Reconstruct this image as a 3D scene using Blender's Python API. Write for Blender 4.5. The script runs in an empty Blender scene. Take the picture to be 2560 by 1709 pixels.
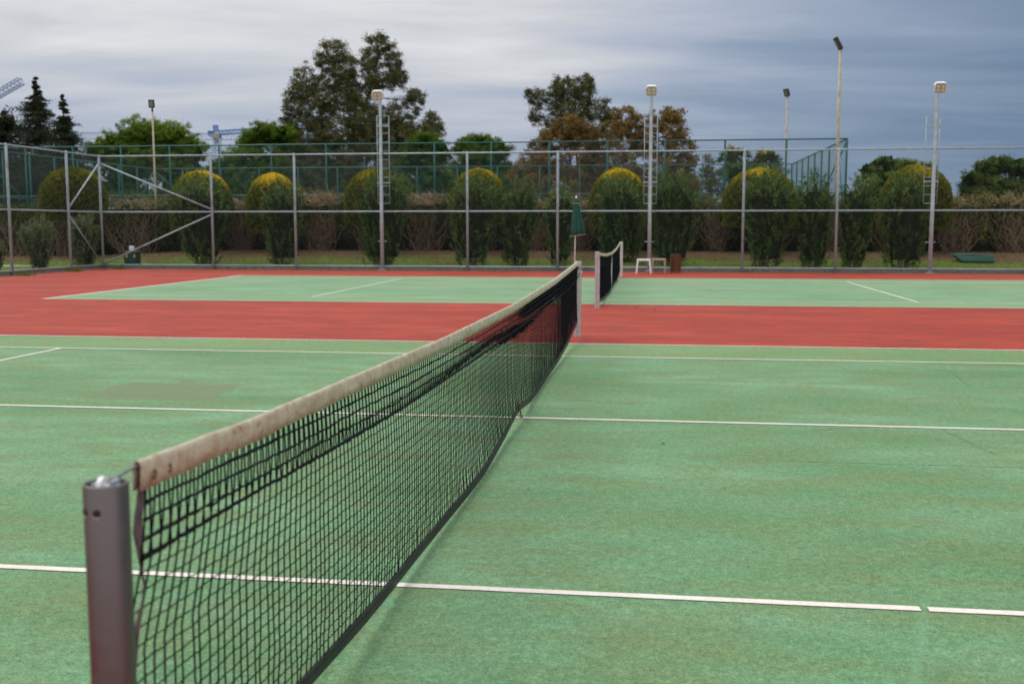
import bpy, bmesh, math, random
import numpy as np
from mathutils import Matrix, Vector
rng = np.random.default_rng(7)
random.seed(7)
PI = math.pi
SC = bpy.context.scene
COL = SC.collection

# ------------------------------------------------------------------ camera
CW, CH = 2560.0, 1709.0
CP = np.array([1.0661, -2.8374, 1.5355]); YAW, PIT, FPX = -0.1344, -0.1088, 2638.5
_cy, _sy, _cp, _sp = math.cos(YAW), math.sin(YAW), math.cos(PIT), math.sin(PIT)
FW = np.array([_sy*_cp, _cy*_cp, _sp]); RT = np.array([_cy, -_sy, 0.0]); UP = np.cross(RT, FW)

def at(px, py, Y):
    """world point seen at a photo pixel, standing on the plane y = Y"""
    d = FW + (px-CW/2)/FPX*RT - (py-CH/2)/FPX*UP
    return CP + (Y-CP[1])/d[1]*d

def gr(px, py, z=0.0):
    d = FW + (px-CW/2)/FPX*RT - (py-CH/2)/FPX*UP
    return CP + (z-CP[2])/d[2]*d

def mpp(P):
    """metres per photo pixel at a world point"""
    return float((np.array(P)-CP) @ FW)/FPX

cam_d = bpy.data.cameras.new('camera'); cam = bpy.data.objects.new('camera', cam_d); COL.objects.link(cam)
M = Matrix(((RT[0], UP[0], -FW[0], CP[0]), (RT[1], UP[1], -FW[1], CP[1]), (RT[2], UP[2], -FW[2], CP[2]), (0, 0, 0, 1)))
cam.matrix_world = M
cam_d.sensor_width = 36; cam_d.lens = FPX/CW*36; cam_d.clip_end = 3000; cam_d.clip_start = 0.05
cam_d.dof.use_dof = True; cam_d.dof.focus_distance = 7.0; cam_d.dof.aperture_fstop = 3.3
SC.camera = cam
SC.view_settings.view_transform = 'Standard'; SC.view_settings.look = 'None'
SC.view_settings.gamma = 1; SC.view_settings.exposure = 0.0

# ------------------------------------------------------------------ node helpers
class NT:
    def __init__(s, tree): s.t = tree; s.n = tree.nodes; s.l = tree.links
    def new(s, typ, **kw):
        n = s.n.new(typ)
        for k, v in kw.items(): setattr(n, k, v)
        return n
    def put(s, sock, v):
        if isinstance(v, bpy.types.NodeSocket): s.l.new(v, sock)
        else:
            if isinstance(v, (tuple, list)) and sock.type == 'RGBA' and len(v) == 3: v = (*v, 1)
            sock.default_value = v
    def math(s, op, a, b=None, c=None, clamp=False):
        n = s.new('ShaderNodeMath', operation=op); n.use_clamp = clamp
        s.put(n.inputs[0], a)
        if b is not None: s.put(n.inputs[1], b)
        if c is not None: s.put(n.inputs[2], c)
        return n.outputs[0]
    def mapr(s, v, a, b, c=0.0, d=1.0, smooth=False):
        n = s.new('ShaderNodeMapRange'); n.clamp = True
        if smooth: n.interpolation_type = 'SMOOTHSTEP'
        s.put(n.inputs[0], v); s.put(n.inputs[1], a); s.put(n.inputs[2], b); s.put(n.inputs[3], c); s.put(n.inputs[4], d)
        return n.outputs[0]
    def mix(s, f, a, b, mode='MIX'):
        n = s.new('ShaderNodeMix', data_type='RGBA', blend_type=mode)
        s.put(n.inputs[0], f); s.put(n.inputs[6], a); s.put(n.inputs[7], b)
        return n.outputs[2]
    def noise(s, vec, scale, detail=4.0, rough=0.55, dist=0.0):
        n = s.new('ShaderNodeTexNoise'); s.put(n.inputs['Vector'], vec)
        n.inputs['Scale'].default_value = scale; n.inputs['Detail'].default_value = detail
        n.inputs['Roughness'].default_value = rough; n.inputs['Distortion'].default_value = dist
        return n.outputs[0]
    def ramp(s, f, stops):
        n = s.new('ShaderNodeValToRGB'); s.put(n.inputs[0], f)
        e = n.color_ramp.elements
        while len(e) < len(stops): e.new(0.5)
        for el, (p, c) in zip(e, stops): el.position = p; el.color = (*c, 1)
        return n.outputs[0]
    def xyz(s, v):
        n = s.new('ShaderNodeSeparateXYZ'); s.put(n.inputs[0], v); return n.outputs
    def comb(s, x, y, z):
        n = s.new('ShaderNodeCombineXYZ'); s.put(n.inputs[0], x); s.put(n.inputs[1], y); s.put(n.inputs[2], z); return n.outputs[0]
    def scale(s, v, sc):
        n = s.new('ShaderNodeVectorMath', operation='MULTIPLY'); s.put(n.inputs[0], v); n.inputs[1].default_value = sc
        return n.outputs[0]

def mat(name):
    m = bpy.data.materials.new(name); m.use_nodes = True
    t = NT(m.node_tree); b = t.n['Principled BSDF']
    return m, t, b

def plain(name, col, rough=0.5, metal=0.0, var=0.12, scale=14.0, bump=0.0, spec=0.5, dirt=None, dscale=6.0):
    """painted / metal / plastic surface with slight procedural wear"""
    m, t, b = mat(name)
    tc = t.new('ShaderNodeTexCoord').outputs['Object']
    n = t.noise(tc, scale, 6, 0.6)
    c = t.mix(t.mapr(n, 0.3, 0.7), tuple(x*(1-var) for x in col), tuple(min(1, x*(1+var)) for x in col))
    if dirt:
        d = t.noise(tc, dscale, 7, 0.7)
        c = t.mix(t.mapr(d, 0.52, 0.68, 0, 0.75), c, dirt)
    t.put(b.inputs['Base Color'], c)
    t.put(b.inputs['Roughness'], t.mapr(n, 0.2, 0.8, max(0, rough-0.08), min(1, rough+0.08)))
    b.inputs['Metallic'].default_value = metal
    b.inputs['Specular IOR Level'].default_value = spec
    if bump:
        bn = t.new('ShaderNodeBump'); bn.inputs['Distance'].default_value = bump; t.put(bn.inputs['Height'], t.noise(tc, scale*6, 4))
        t.put(b.inputs['Normal'], bn.outputs[0])
    return m

GAIN = 1.35
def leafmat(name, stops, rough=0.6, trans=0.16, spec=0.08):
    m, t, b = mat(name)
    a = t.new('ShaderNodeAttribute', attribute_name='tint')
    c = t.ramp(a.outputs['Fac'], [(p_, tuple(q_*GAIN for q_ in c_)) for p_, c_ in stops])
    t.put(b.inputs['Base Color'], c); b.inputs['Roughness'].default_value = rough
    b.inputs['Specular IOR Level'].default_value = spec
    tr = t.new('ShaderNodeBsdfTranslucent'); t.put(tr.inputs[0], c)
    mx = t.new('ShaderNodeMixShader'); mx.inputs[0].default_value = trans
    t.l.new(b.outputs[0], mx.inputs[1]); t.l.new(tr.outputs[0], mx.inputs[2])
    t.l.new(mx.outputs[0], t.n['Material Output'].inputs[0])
    return m

# ------------------------------------------------------------------ mesh helpers
class MB:
    def __init__(s): s.v = []; s.q = []; s.n = 0; s.tint = []; s.mi = []
    def add(s, V, F, tint=None, mi=0):
        V = np.asarray(V, float).reshape(-1, 3); s.v.append(V)
        if isinstance(F, np.ndarray): F = [F]
        cnt = 0
        for A in F:
            A = np.asarray(A, dtype=np.int64)
            s.q.append(A+s.n); cnt = len(A)
            s.mi.append(np.full(len(A), mi)); s.tint.append(np.full(len(A), 0.5) if tint is None else (np.full(len(A), tint) if np.isscalar(tint) else np.asarray(tint)))
        s.n += len(V)
        return s
    def box(s, c, d, rot=0.0, mi=0, top=None):
        x, y, z = np.array(d)/2.0
        t = top or (1, 1)
        V = np.array([[-x, -y, -z], [x, -y, -z], [x, y, -z], [-x, y, -z], [-x*t[0], -y*t[1], z], [x*t[0], -y*t[1], z], [x*t[0], y*t[1], z], [-x*t[0], y*t[1], z]])
        cr, sr = math.cos(rot), math.sin(rot)
        V = V @ np.array([[cr, sr, 0], [-sr, cr, 0], [0, 0, 1]]) + np.array(c)
        F = np.array([[0, 3, 2, 1], [4, 5, 6, 7], [0, 1, 5, 4], [1, 2, 6, 5], [2, 3, 7, 6], [3, 0, 4, 7]])
        return s.add(V, F, mi=mi)
    def tubes(s, P, R, n=6, cap=False, mi=0, tint=None):
        """P (m,k,3) polylines, R scalar / (k,) / (m,k)"""
        P = np.asarray(P, float)
        if P.ndim == 2: P = P[None]
        m, k, _ = P.shape
        R = np.broadcast_to(np.asarray(R, float), (m, k)) if not np.isscalar(R) else np.full((m, k), R)
        T = np.gradient(P, axis=1); T /= np.linalg.norm(T, axis=2, keepdims=True)+1e-12
        mt = T.mean(axis=1)
        ref = np.where((np.abs(mt[:, 2:3]) > 0.8), np.array([[1.0, 0, 0]]), np.array([[0, 0, 1.0]]))[:, None, :]
        A = np.cross(T, np.broadcast_to(ref, T.shape)); A /= np.linalg.norm(A, axis=2, keepdims=True)+1e-12
        B = np.cross(T, A)
        ang = np.arange(n)*2*PI/n + PI/n
        V = P[:, :, None, :] + R[:, :, None, None]*(np.cos(ang)[None, None, :, None]*A[:, :, None, :] + np.sin(ang)[None, None, :, None]*B[:, :, None, :])
        idx = np.arange(m*k*n).reshape(m, k, n)
        a = idx[:, :-1, :]; b = np.roll(idx, -1, axis=2)[:, :-1, :]; c = np.roll(idx, -1, axis=2)[:, 1:, :]; d = idx[:, 1:, :]
        Q = np.stack([a, b, c, d], -1).reshape(-1, 4)
        F = [Q]
        if cap:
            F.append(idx[:, 0, ::-1].reshape(m, n)); F.append(idx[:, -1, :].reshape(m, n))
        return s.add(V.reshape(-1, 3), F, mi=mi, tint=tint)
    def build(s, name, mats, parent=None, smooth=False, tint=False):
        me = bpy.data.meshes.new(name)
        V = np.concatenate(s.v)
        if parent is not None: V = V-np.array(parent.matrix_world.translation if parent.parent is None else wloc(parent))
        me.vertices.add(len(V)); me.vertices.foreach_set('co', V.astype(np.float32).ravel())
        tot = sum(a.size for a in s.q); nf = sum(len(a) for a in s.q)
        me.loops.add(tot); me.loops.foreach_set('vertex_index', np.concatenate([a.ravel() for a in s.q]).astype(np.int32))
        sizes = np.concatenate([np.full(len(a), a.shape[1]) for a in s.q])
        me.polygons.add(nf); me.polygons.foreach_set('loop_start', np.concatenate([[0], np.cumsum(sizes)[:-1]]).astype(np.int32))
        if not isinstance(mats, (list, tuple)): mats = [mats]
        for m_ in mats: me.materials.append(m_)
        me.polygons.foreach_set('material_index', np.concatenate(s.mi).astype(np.int32))
        me.polygons.foreach_set('use_smooth', np.full(nf, bool(smooth)))
        if tint:
            at_ = me.attributes.new('tint', 'FLOAT', 'FACE'); at_.data.foreach_set('value', np.concatenate(s.tint).astype(np.float32))
        me.update(calc_edges=True); me.validate(verbose=False)
        o = bpy.data.objects.new(name, me); COL.objects.link(o)
        if parent is not None: o.parent = parent
        return o

def wloc(o):
    v = Vector((0, 0, 0))
    while o is not None: v = v+o.location; o = o.parent
    return np.array(v)

def thing(name, label, cat, loc=(0, 0, 0), group=None):
    o = bpy.data.objects.new(name, None); COL.objects.link(o); o.location = [float(x) for x in loc]
    o.matrix_world = Matrix.Translation(o.location); o.empty_display_size = 0.2
    o['label'] = label; o['category'] = cat
    if group: o['group'] = group
    return o
def tag(o, label, cat, group=None, kind=None):
    if label: o['label'] = label
    if cat: o['category'] = cat
    if group: o['group'] = group
    if kind: o['kind'] = kind
    return o
def struct(name, mb, m): 
    o = mb.build(name, m); o['kind'] = 'structure'; return o
def bevel(o, w=0.004, seg=2):
    b = o.modifiers.new('bevel', 'BEVEL'); b.width = w; b.segments = seg; b.limit_method = 'ANGLE'; return o
def setorigin(o, loc):
    me = o.data; me.transform(Matrix.Translation(-Vector([float(x) for x in loc]))); o.location = [float(x) for x in loc]; return o
def unit(v): v = np.asarray(v, float); return v/(np.linalg.norm(v, axis=-1, keepdims=True)+1e-12)

def gz(X, Y):
    """height of the garden ground: flat by the fence, a low bank beyond it"""
    X = np.asarray(X, float); Y = np.asarray(Y, float)
    t = np.clip((Y-34.0)/7.0, 0, 1); t = t*t*(3-2*t)
    s = np.clip((X+24.0)/6.0, 0, 1)*0.6+0.4
    return 0.5*t*s - 0.03*(Y < 33.3)

# ------------------------------------------------------------------ world
SUN_EL, SUN_AZ = math.radians(52), math.radians(-62)      # bright part of the cloud, ahead and to the left
w = bpy.data.worlds.new('World'); SC.world = w; w.use_nodes = True
t = NT(w.node_tree); bg = t.n['Background']
sky = t.new('ShaderNodeTexSky', sky_type='NISHITA'); sky.sun_disc = False
sky.sun_elevation = SUN_EL; sky.sun_rotation = SUN_AZ; sky.dust_density = 3.0; sky.air_density = 1.2
d = t.new('ShaderNodeTexCoord').outputs['Generated']
dx, dy, dz = t.xyz(d)
dzc = t.math('ADD', t.math('MAXIMUM', dz, 0.0), 0.10)
u_ = t.math('DIVIDE', dx, dzc); v_ = t.math('DIVIDE', dy, dzc)
pv = t.comb(t.math('MULTIPLY', u_, 0.42), v_, 0.0)
n1 = t.noise(pv, 0.55, 5, 0.55, 0.25); n2 = t.noise(pv, 2.1, 6, 0.55, 0.3)
pz = t.comb(t.math('MULTIPLY', dx, 1.2), t.math('MULTIPLY', dy, 1.2), t.math('ADD', t.math('MULTIPLY', dz, 17.0), t.math('MULTIPLY', dx, 1.1)))
n3 = t.noise(pz, 1.5, 5, 0.55, 0.35)
lowb = t.mapr(dz, 0.205, 0.045, 0.0, 0.60)
rgt = t.mapr(dx, -0.15, 0.32, 0.0, 0.86)
tt = t.math('ADD', lowb, t.math('MULTIPLY', rgt, t.math('SUBTRACT', 1.0, t.math('MULTIPLY', lowb, 0.85))))
tt = t.math('ADD', tt, t.math('MULTIPLY', t.math('SUBTRACT', n1, 0.5), 0.42))
tt = t.math('ADD', tt, t.math('MULTIPLY', t.math('SUBTRACT', n2, 0.5), 0.55))
tt = t.math('ADD', tt, t.math('MULTIPLY', t.math('SUBTRACT', n3, 0.5), 0.52))
cc = t.ramp(tt, [(0.0, (0.80, 0.80, 0.82)), (0.2, (0.62, 0.64, 0.68)), (0.45, (0.43, 0.485, 0.595)), (0.7, (0.262, 0.34, 0.462)), (0.9, (0.195, 0.275, 0.39)), (1.0, (0.16, 0.24, 0.36))])
zen = t.mapr(dz, 0.26, 0.62, 0, 1, True)
cc = t.mix(zen, cc, (1.18, 1.18, 1.22))
back = t.mapr(dy, 0.15, -0.35, 0, 1, True)
cc = t.mix(t.math('MULTIPLY', back, t.math('SUBTRACT', 1.0, zen)), cc, (0.90, 0.94, 1.0))
cl = t.scale(cc, (10, 10, 10))
t.put(bg.inputs[0], t.mix(0.965, sky.outputs[0], cl)); bg.inputs[1].default_value = 0.1

sd = bpy.data.lights.new('sun', 'SUN'); so = bpy.data.objects.new('sun', sd); COL.objects.link(so)
sd.energy = 1.3; sd.angle = math.radians(26); sd.color = (1.0, 0.96, 0.90)
sv = Vector((math.sin(SUN_AZ)*math.cos(SUN_EL), math.cos(SUN_AZ)*math.cos(SUN_EL), math.sin(SUN_EL)))
so.rotation_euler = sv.to_track_quat('Z', 'Y').to_euler(); so.location = (0, 0, 20)

# ------------------------------------------------------------------ materials
def courtmat(name, lo, hi, brown, green):
    m, t, b = mat(name)
    P = t.new('ShaderNodeTexCoord').outputs['Object']
    x, y, z = t.xyz(P)
    big = t.noise(t.scale(P, (0.45, 1.0, 1)), 0.75, 5, 0.6, 0.4)
    med = t.noise(t.scale(P, (0.5, 1.3, 1)), 2.6, 5, 0.62, 0.3)
    fine = t.noise(P, 190, 3, 0.7); fin2 = t.noise(P, 62, 3, 0.65)
    c = t.mix(t.mapr(big, 0.36, 0.64), lo, hi)
    c = t.mix(t.mapr(med, 0.42, 0.66, 0, 0.85), c, brown)
    gr1 = t.mapr(fine, 0.30, 0.70, 0.42, 1.52); gr2 = t.mapr(fin2, 0.3, 0.7, 0.76, 1.22)
    vo = t.new('ShaderNodeTexVoronoi'); t.put(vo.inputs['Vector'], P); vo.inputs['Scale'].default_value = 3.4
    dot = t.math('MULTIPLY', t.math('LESS_THAN', vo.outputs['Distance'], 0.022), t.math('GREATER_THAN', t.xyz(vo.outputs['Color'])[0], 0.45))
    gr3 = t.mapr(t.noise(P, 21, 4, 0.7), 0.3, 0.7, 0.80, 1.20)
    mul = t.math('MULTIPLY', t.math('MULTIPLY', gr1, gr2), gr3)
    c = t.mix(1.0, c, t.comb(mul, mul, mul), 'MULTIPLY')
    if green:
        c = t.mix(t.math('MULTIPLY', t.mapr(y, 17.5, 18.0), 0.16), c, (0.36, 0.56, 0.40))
        # worn square patch left of the net
        wob = t.math('MULTIPLY', t.math('SUBTRACT', t.noise(P, 5, 4), 0.5), 0.12)
        ex = t.math('SUBTRACT', t.math('ABSOLUTE', t.math('ADD', x, 3.47)), 0.60)
        ey = t.math('SUBTRACT', t.math('ABSOLUTE', t.math('SUBTRACT', y, 6.42)), 0.50)
        e = t.math('ADD', t.math('MAXIMUM', ex, ey), wob)
        c = t.mix(t.mapr(e, 0.03, -0.04, 0, 0.75), c, (0.165, 0.21, 0.105))
        # hairline crack on the right-hand side
        cw = t.math('MULTIPLY', t.math('SUBTRACT', t.noise(P, 3.0, 8, 0.75), 0.5), 0.10)
        cr = t.math('ABSOLUTE', t.math('ADD', t.math('SUBTRACT', y, 4.163), cw))
        thick = t.mapr(t.noise(P, 6, 3), 0.35, 0.7, 0.002, 0.013)
        cm = t.math('MULTIPLY', t.math('LESS_THAN', cr, thick), t.mapr(x, 1.4, 2.4, 0, 0.8))
        c = t.mix(cm, c, (0.03, 0.05, 0.03))
        # pale resealed crack crossing the singles line
        cw2 = t.math('MULTIPLY', t.math('SUBTRACT', t.noise(P, 1.6, 5, 0.6), 0.5), 0.16)
        cr2 = t.math('ABSOLUTE', t.math('ADD', t.math('SUBTRACT', x, 2.16), t.math("ADD", cw2, t.math('MULTIPLY', t.math("SUBTRACT", y, 1.45), -0.28))))
        c = t.mix(t.math('MULTIPLY', t.mapr(cr2, 0.030, 0.004, 0, 0.22), t.mapr(y, 1.75, 1.45)), c, (0.22, 0.44, 0.28))
        # branching hairlines in the far right of the near court
        vc = t.new('ShaderNodeTexVoronoi', feature='DISTANCE_TO_EDGE'); t.put(vc.inputs['Vector'], t.mix(0.12, P, t.new('ShaderNodeTexNoise').outputs[1])); vc.inputs['Scale'].default_value = 0.55
        hm = t.math('MULTIPLY', t.math('LESS_THAN', vc.outputs['Distance'], 0.0035), t.math('MULTIPLY', t.mapr(t.noise(P, 0.9, 3), 0.52, 0.60), t.mapr(x, 1.5, 3.0, 0, 0.55)))
        c = t.mix(hm, c, (0.05, 0.09, 0.05))
        # ball marks and foot scuffs
        vb = t.new('ShaderNodeTexVoronoi'); t.put(vb.inputs['Vector'], t.scale(P, (0.8, 1.25, 1))); vb.inputs['Scale'].default_value = 1.5
        bm_ = t.math('MULTIPLY', t.mapr(vb.outputs['Distance'], 0.07, 0.03, 0, 0.35), t.math('GREATER_THAN', t.xyz(vb.outputs['Color'])[1], 0.62))
        c = t.mix(t.math('MULTIPLY', bm_, t.mapr(t.noise(P, 30, 3), 0.35, 0.6)), c, (0.10, 0.15, 0.08))
        # brown scuffs
        sp = t.noise(t.scale(P, (1, 2.2, 1)), 1.3, 6, 0.7, 0.6)
        c = t.mix(t.mapr(sp, 0.54, 0.74, 0, 0.5), c, (0.165, 0.215, 0.105))
        # long stain bands on the far court
        st = t.math('MULTIPLY', t.mapr(t.math('ABSOLUTE', t.math('SUBTRACT', y, 25.6)), 1.3, 0.2), t.mapr(t.noise(t.scale(P, (0.35, 1.0, 1)), 0.8, 4), 0.50, 0.62))
        c = t.mix(t.math('MULTIPLY', st, 0.55), c, (0.33, 0.27, 0.16))
    else:
        pale = t.noise(t.scale(P, (0.3, 1.4, 1)), 0.9, 6, 0.62, 0.5)
        c = t.mix(t.mapr(pale, 0.5, 0.75, 0, 0.4), c, (0.52, 0.125, 0.08))
        jl = t.math('ABSOLUTE', t.math('ADD', t.math('SUBTRACT', y, 14.55), t.math('MULTIPLY', t.math('SUBTRACT', t.noise(P, 1.5, 6, 0.7), 0.5), 0.05)))
        c = t.mix(t.math('MULTIPLY', t.math('LESS_THAN', jl, 0.012), t.mapr(x, 0.5, 2.0, 0, 0.6)), c, (0.12, 0.03, 0.03))
    c = t.mix(t.math('MULTIPLY', dot, 0.85), c, (0.03, 0.028, 0.02))
    t.put(b.inputs['Base Color'], c); b.inputs['Roughness'].default_value = 0.8; b.inputs['Specular IOR Level'].default_value = 0.22
    bn = t.new('ShaderNodeBump'); bn.inputs['Distance'].default_value = 0.004; bn.inputs['Strength'].default_value = 0.6
    t.put(bn.inputs['Height'], t.math('ADD', fine, t.math('MULTIPLY', fin2, 0.6))); t.put(b.inputs['Normal'], bn.outputs[0])
    return m
M_RED = courtmat('red_acrylic', (0.33, 0.038, 0.022), (0.43, 0.058, 0.032), (0.24, 0.042, 0.026), False)
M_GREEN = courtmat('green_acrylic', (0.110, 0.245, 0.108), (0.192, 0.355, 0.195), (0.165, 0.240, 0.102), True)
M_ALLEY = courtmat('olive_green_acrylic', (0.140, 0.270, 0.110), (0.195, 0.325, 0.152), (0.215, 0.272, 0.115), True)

def linemat():
    m, t, b = mat('line_paint')
    P = t.new('ShaderNodeTexCoord').outputs['Object']
    n = t.noise(P, 40, 5, 0.7); n2 = t.noise(P, 2.5, 5, 0.65)
    c = t.mix(t.mapr(n, 0.3, 0.7), (0.66, 0.60, 0.52), (0.86, 0.80, 0.73))
    c = t.mix(t.mapr(n2, 0.5, 0.75, 0, 0.5), c, (0.62, 0.52, 0.42))
    t.put(b.inputs['Base Color'], c); b.inputs['Roughness'].default_value = 0.8
    # chipped edges and pits where the coarse surface shows through
    return m
M_LINE = linemat()

def groundmat():
    m, t, b = mat('garden_soil_and_turf')
    P = t.new('ShaderNodeTexCoord').outputs['Object']
    x, y, z = t.xyz(P)
    n = t.noise(P, 0.55, 5, 0.6, 0.3); n2 = t.noise(P, 9, 6, 0.7); n3 = t.noise(P, 60, 4, 0.7)
    gr_ = t.mix(t.mapr(n2, 0.3, 0.7), (0.055, 0.10, 0.014), (0.12, 0.17, 0.025))
    so_ = t.mix(t.mapr(n2, 0.3, 0.7), (0.060, 0.038, 0.020), (0.135, 0.092, 0.048))
    k = t.math('ADD', t.math('MULTIPLY', t.math('SUBTRACT', y, 37.6), 0.13), n)
    c = t.mix(t.mapr(k, 0.42, 0.62), gr_, so_)
    c = t.mix(1.0, c, t.mix(n3, (0.6, 0.6, 0.6), (1.4, 1.4, 1.4)), 'MULTIPLY')
    t.put(b.inputs['Base Color'], c); b.inputs['Roughness'].default_value = 0.95; b.inputs['Specular IOR Level'].default_value = 0.1
    bn = t.new('ShaderNodeBump'); bn.inputs['Distance'].default_value = 0.03; t.put(bn.inputs['Height'], n2); t.put(b.inputs['Normal'], bn.outputs[0])
    return m
M_GROUND = groundmat()
M_CONC = plain('concrete', (0.23, 0.22, 0.20), 0.9, 0, 0.25, 9, 0.01, dirt=(0.13, 0.12, 0.10), dscale=3)
M_PATH = plain('path_concrete', (0.40, 0.37, 0.35), 0.9, 0, 0.15, 5, 0.005)
M_GALV = plain('galvanised_steel', (0.38, 0.45, 0.49), 0.55, 0.3, 0.25, 16, dirt=(0.22, 0.19, 0.18), dscale=2.2)
M_GALVD = plain('galvanised_wire', (0.17, 0.18, 0.20), 0.5, 0.3, 0.1)
M_GREENP = plain('green_coated_steel', (0.012, 0.115, 0.095), 0.45, 0, 0.2, 8)
M_GREENW = plain('green_coated_wire', (0.012, 0.105, 0.085), 0.5, 0, 0.1)
M_ALU = plain('anodised_aluminium', (0.18, 0.158, 0.155), 0.42, 1.0, 0.06, 30)
M_ALU2 = plain('weathered_aluminium', (0.52, 0.49, 0.48), 0.5, 0.5, 0.12, 12, dirt=(0.30, 0.25, 0.23), dscale=9)
M_LPOLE = plain('light_pole_steel', (0.44, 0.51, 0.54), 0.5, 0.3, 0.15, 7, dirt=(0.30, 0.29, 0.28), dscale=3)
M_WHITE = plain('white_plastic', (0.78, 0.78, 0.78), 0.4, 0, 0.05)
M_LENS = plain('lamp_lens', (0.42, 0.38, 0.31), 0.25, 0, 0.1)
M_LENSP = plain('lamp_diode', (0.64, 0.60, 0.48), 0.2, 0, 0.05)
M_BLACKM = plain('black_lamp_housing', (0.015, 0.017, 0.018), 0.4)
M_PANEL = plain('lamp_glass', (0.25, 0.27, 0.20), 0.15)
M_CREAM = plain('cream_painted_pole', (0.45, 0.40, 0.28), 0.6, 0, 0.15, 5, dirt=(0.28, 0.15, 0.07), dscale=4)
M_CORD = plain('net_cord', (0.004, 0.0045, 0.007), 0.7, 0, 0.3, 20, spec=0.10)
M_BAND = plain('net_bottom_band', (0.020, 0.018, 0.019), 0.5, 0, 0.2, 8, spec=0.4, dirt=(0.05, 0.042, 0.04), dscale=3)
M_ROPE = plain('tie_rope', (0.10, 0.07, 0.035), 0.8, 0, 0.3, 40)
M_STRAP = plain('white_strap', (0.62, 0.60, 0.55), 0.7)
def tapemat():
    m, t, b = mat('net_tape_canvas')
    P = t.new('ShaderNodeTexCoord').outputs['Object']; x, y, z = t.xyz(P)
    n = t.noise(t.scale(P, (1, 1, 3)), 7, 6, 0.65, 0.3); n2 = t.noise(P, 60, 4); n4 = t.noise(P, 22, 6, 0.7)
    c = t.mix(t.mapr(n, 0.3, 0.7), (0.45, 0.43, 0.31), (0.70, 0.69, 0.56))
    # water stains, strongest where the band is old and torn by the near post
    amt = t.mapr(y, -0.8, 4.5, 0.72, 0.05)
    c = t.mix(t.math('MULTIPLY', t.mapr(n4, 0.42, 0.62, 0.35, 1), amt), c, (0.40, 0.275, 0.15))
    c = t.mix(t.math('MULTIPLY', t.mapr(n4, 0.60, 0.72), t.mapr(y, -0.8, 0.3, 0.9, 0)), c, (0.10, 0.055, 0.03))
    t.put(b.inputs['Base Color'], c); b.inputs['Roughness'].default_value = 0.85
    bn = t.new('ShaderNodeBump'); bn.inputs['Distance'].default_value = 0.004; t.put(bn.inputs['Height'], t.math('ADD', n2, n4)); t.put(b.inputs['Normal'], bn.outputs[0])
    return m
M_TAPE = tapemat()
M_BARK = plain('bark', (0.11, 0.085, 0.065), 0.9, 0, 0.4, 12, 0.02)
M_TWIG = plain('dry_twig', (0.17, 0.115, 0.068), 0.9, 0, 0.45, 6)
M_TWIGL = plain('pale_dry_twig', (0.36, 0.25, 0.14), 0.9, 0, 0.35, 6)
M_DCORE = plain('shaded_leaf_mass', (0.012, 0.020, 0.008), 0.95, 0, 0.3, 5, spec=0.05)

L_OLE = leafmat('oleander_leaf', [(0, (0.007, 0.024, 0.004)), (0.42, (0.026, 0.068, 0.010)), (0.72, (0.092, 0.150, 0.032)), (0.92, (0.15, 0.19, 0.07)), (1, (0.24, 0.22, 0.05))], spec=0.2)
L_OLI = leafmat('grey_green_leaf', [(0, (0.035, 0.06, 0.025)), (0.6, (0.085, 0.115, 0.05)), (1, (0.17, 0.19, 0.09))])
L_DOME = leafmat('golden_cypress_leaf', [(0, (0.014, 0.026, 0.003)), (0.35, (0.070, 0.092, 0.008)), (0.62, (0.17, 0.16, 0.010)), (0.80, (0.36, 0.29, 0.012)), (1, (0.60, 0.43, 0.025))])
L_HEDGE = leafmat('hedge_leaf', [(0, (0.012, 0.024, 0.005)), (0.42, (0.045, 0.072, 0.014)), (0.75, (0.13, 0.13, 0.035)), (1, (0.34, 0.24, 0.10))])
L_PINE = leafmat('pine_needle', [(0, (0.018, 0.043, 0.004)), (0.5, (0.070, 0.125, 0.011)), (1, (0.18, 0.24, 0.028))])
L_DPINE = leafmat('dark_pine_needle', [(0, (0.012, 0.032, 0.006)), (0.5, (0.045, 0.085, 0.018)), (1, (0.12, 0.165, 0.035))])
L_EUC = leafmat('olive_green_leaf', [(0, (0.028, 0.036, 0.014)), (0.5, (0.085, 0.092, 0.036)), (1, (0.19, 0.17, 0.065))])
L_CON = leafmat('dark_conifer_leaf', [(0, (0.010, 0.016, 0.009)), (0.6, (0.026, 0.036, 0.018)), (1, (0.06, 0.06, 0.025))])
L_BRN = leafmat('withered_brown_leaf', [(0, (0.06, 0.040, 0.018)), (0.5, (0.14, 0.090, 0.030)), (0.8, (0.24, 0.140, 0.05)), (1, (0.12, 0.14, 0.03))])
L_PALM = leafmat('palm_frond', [(0, (0.03, 0.05, 0.02)), (0.6, (0.08, 0.10, 0.035)), (0.9, (0.16, 0.16, 0.05)), (1, (0.45, 0.36, 0.04))])
L_GRASS = leafmat('grass_blade', [(0, (0.05, 0.09, 0.012)), (0.6, (0.11, 0.17, 0.025)), (1, (0.24, 0.20, 0.06))])

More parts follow.
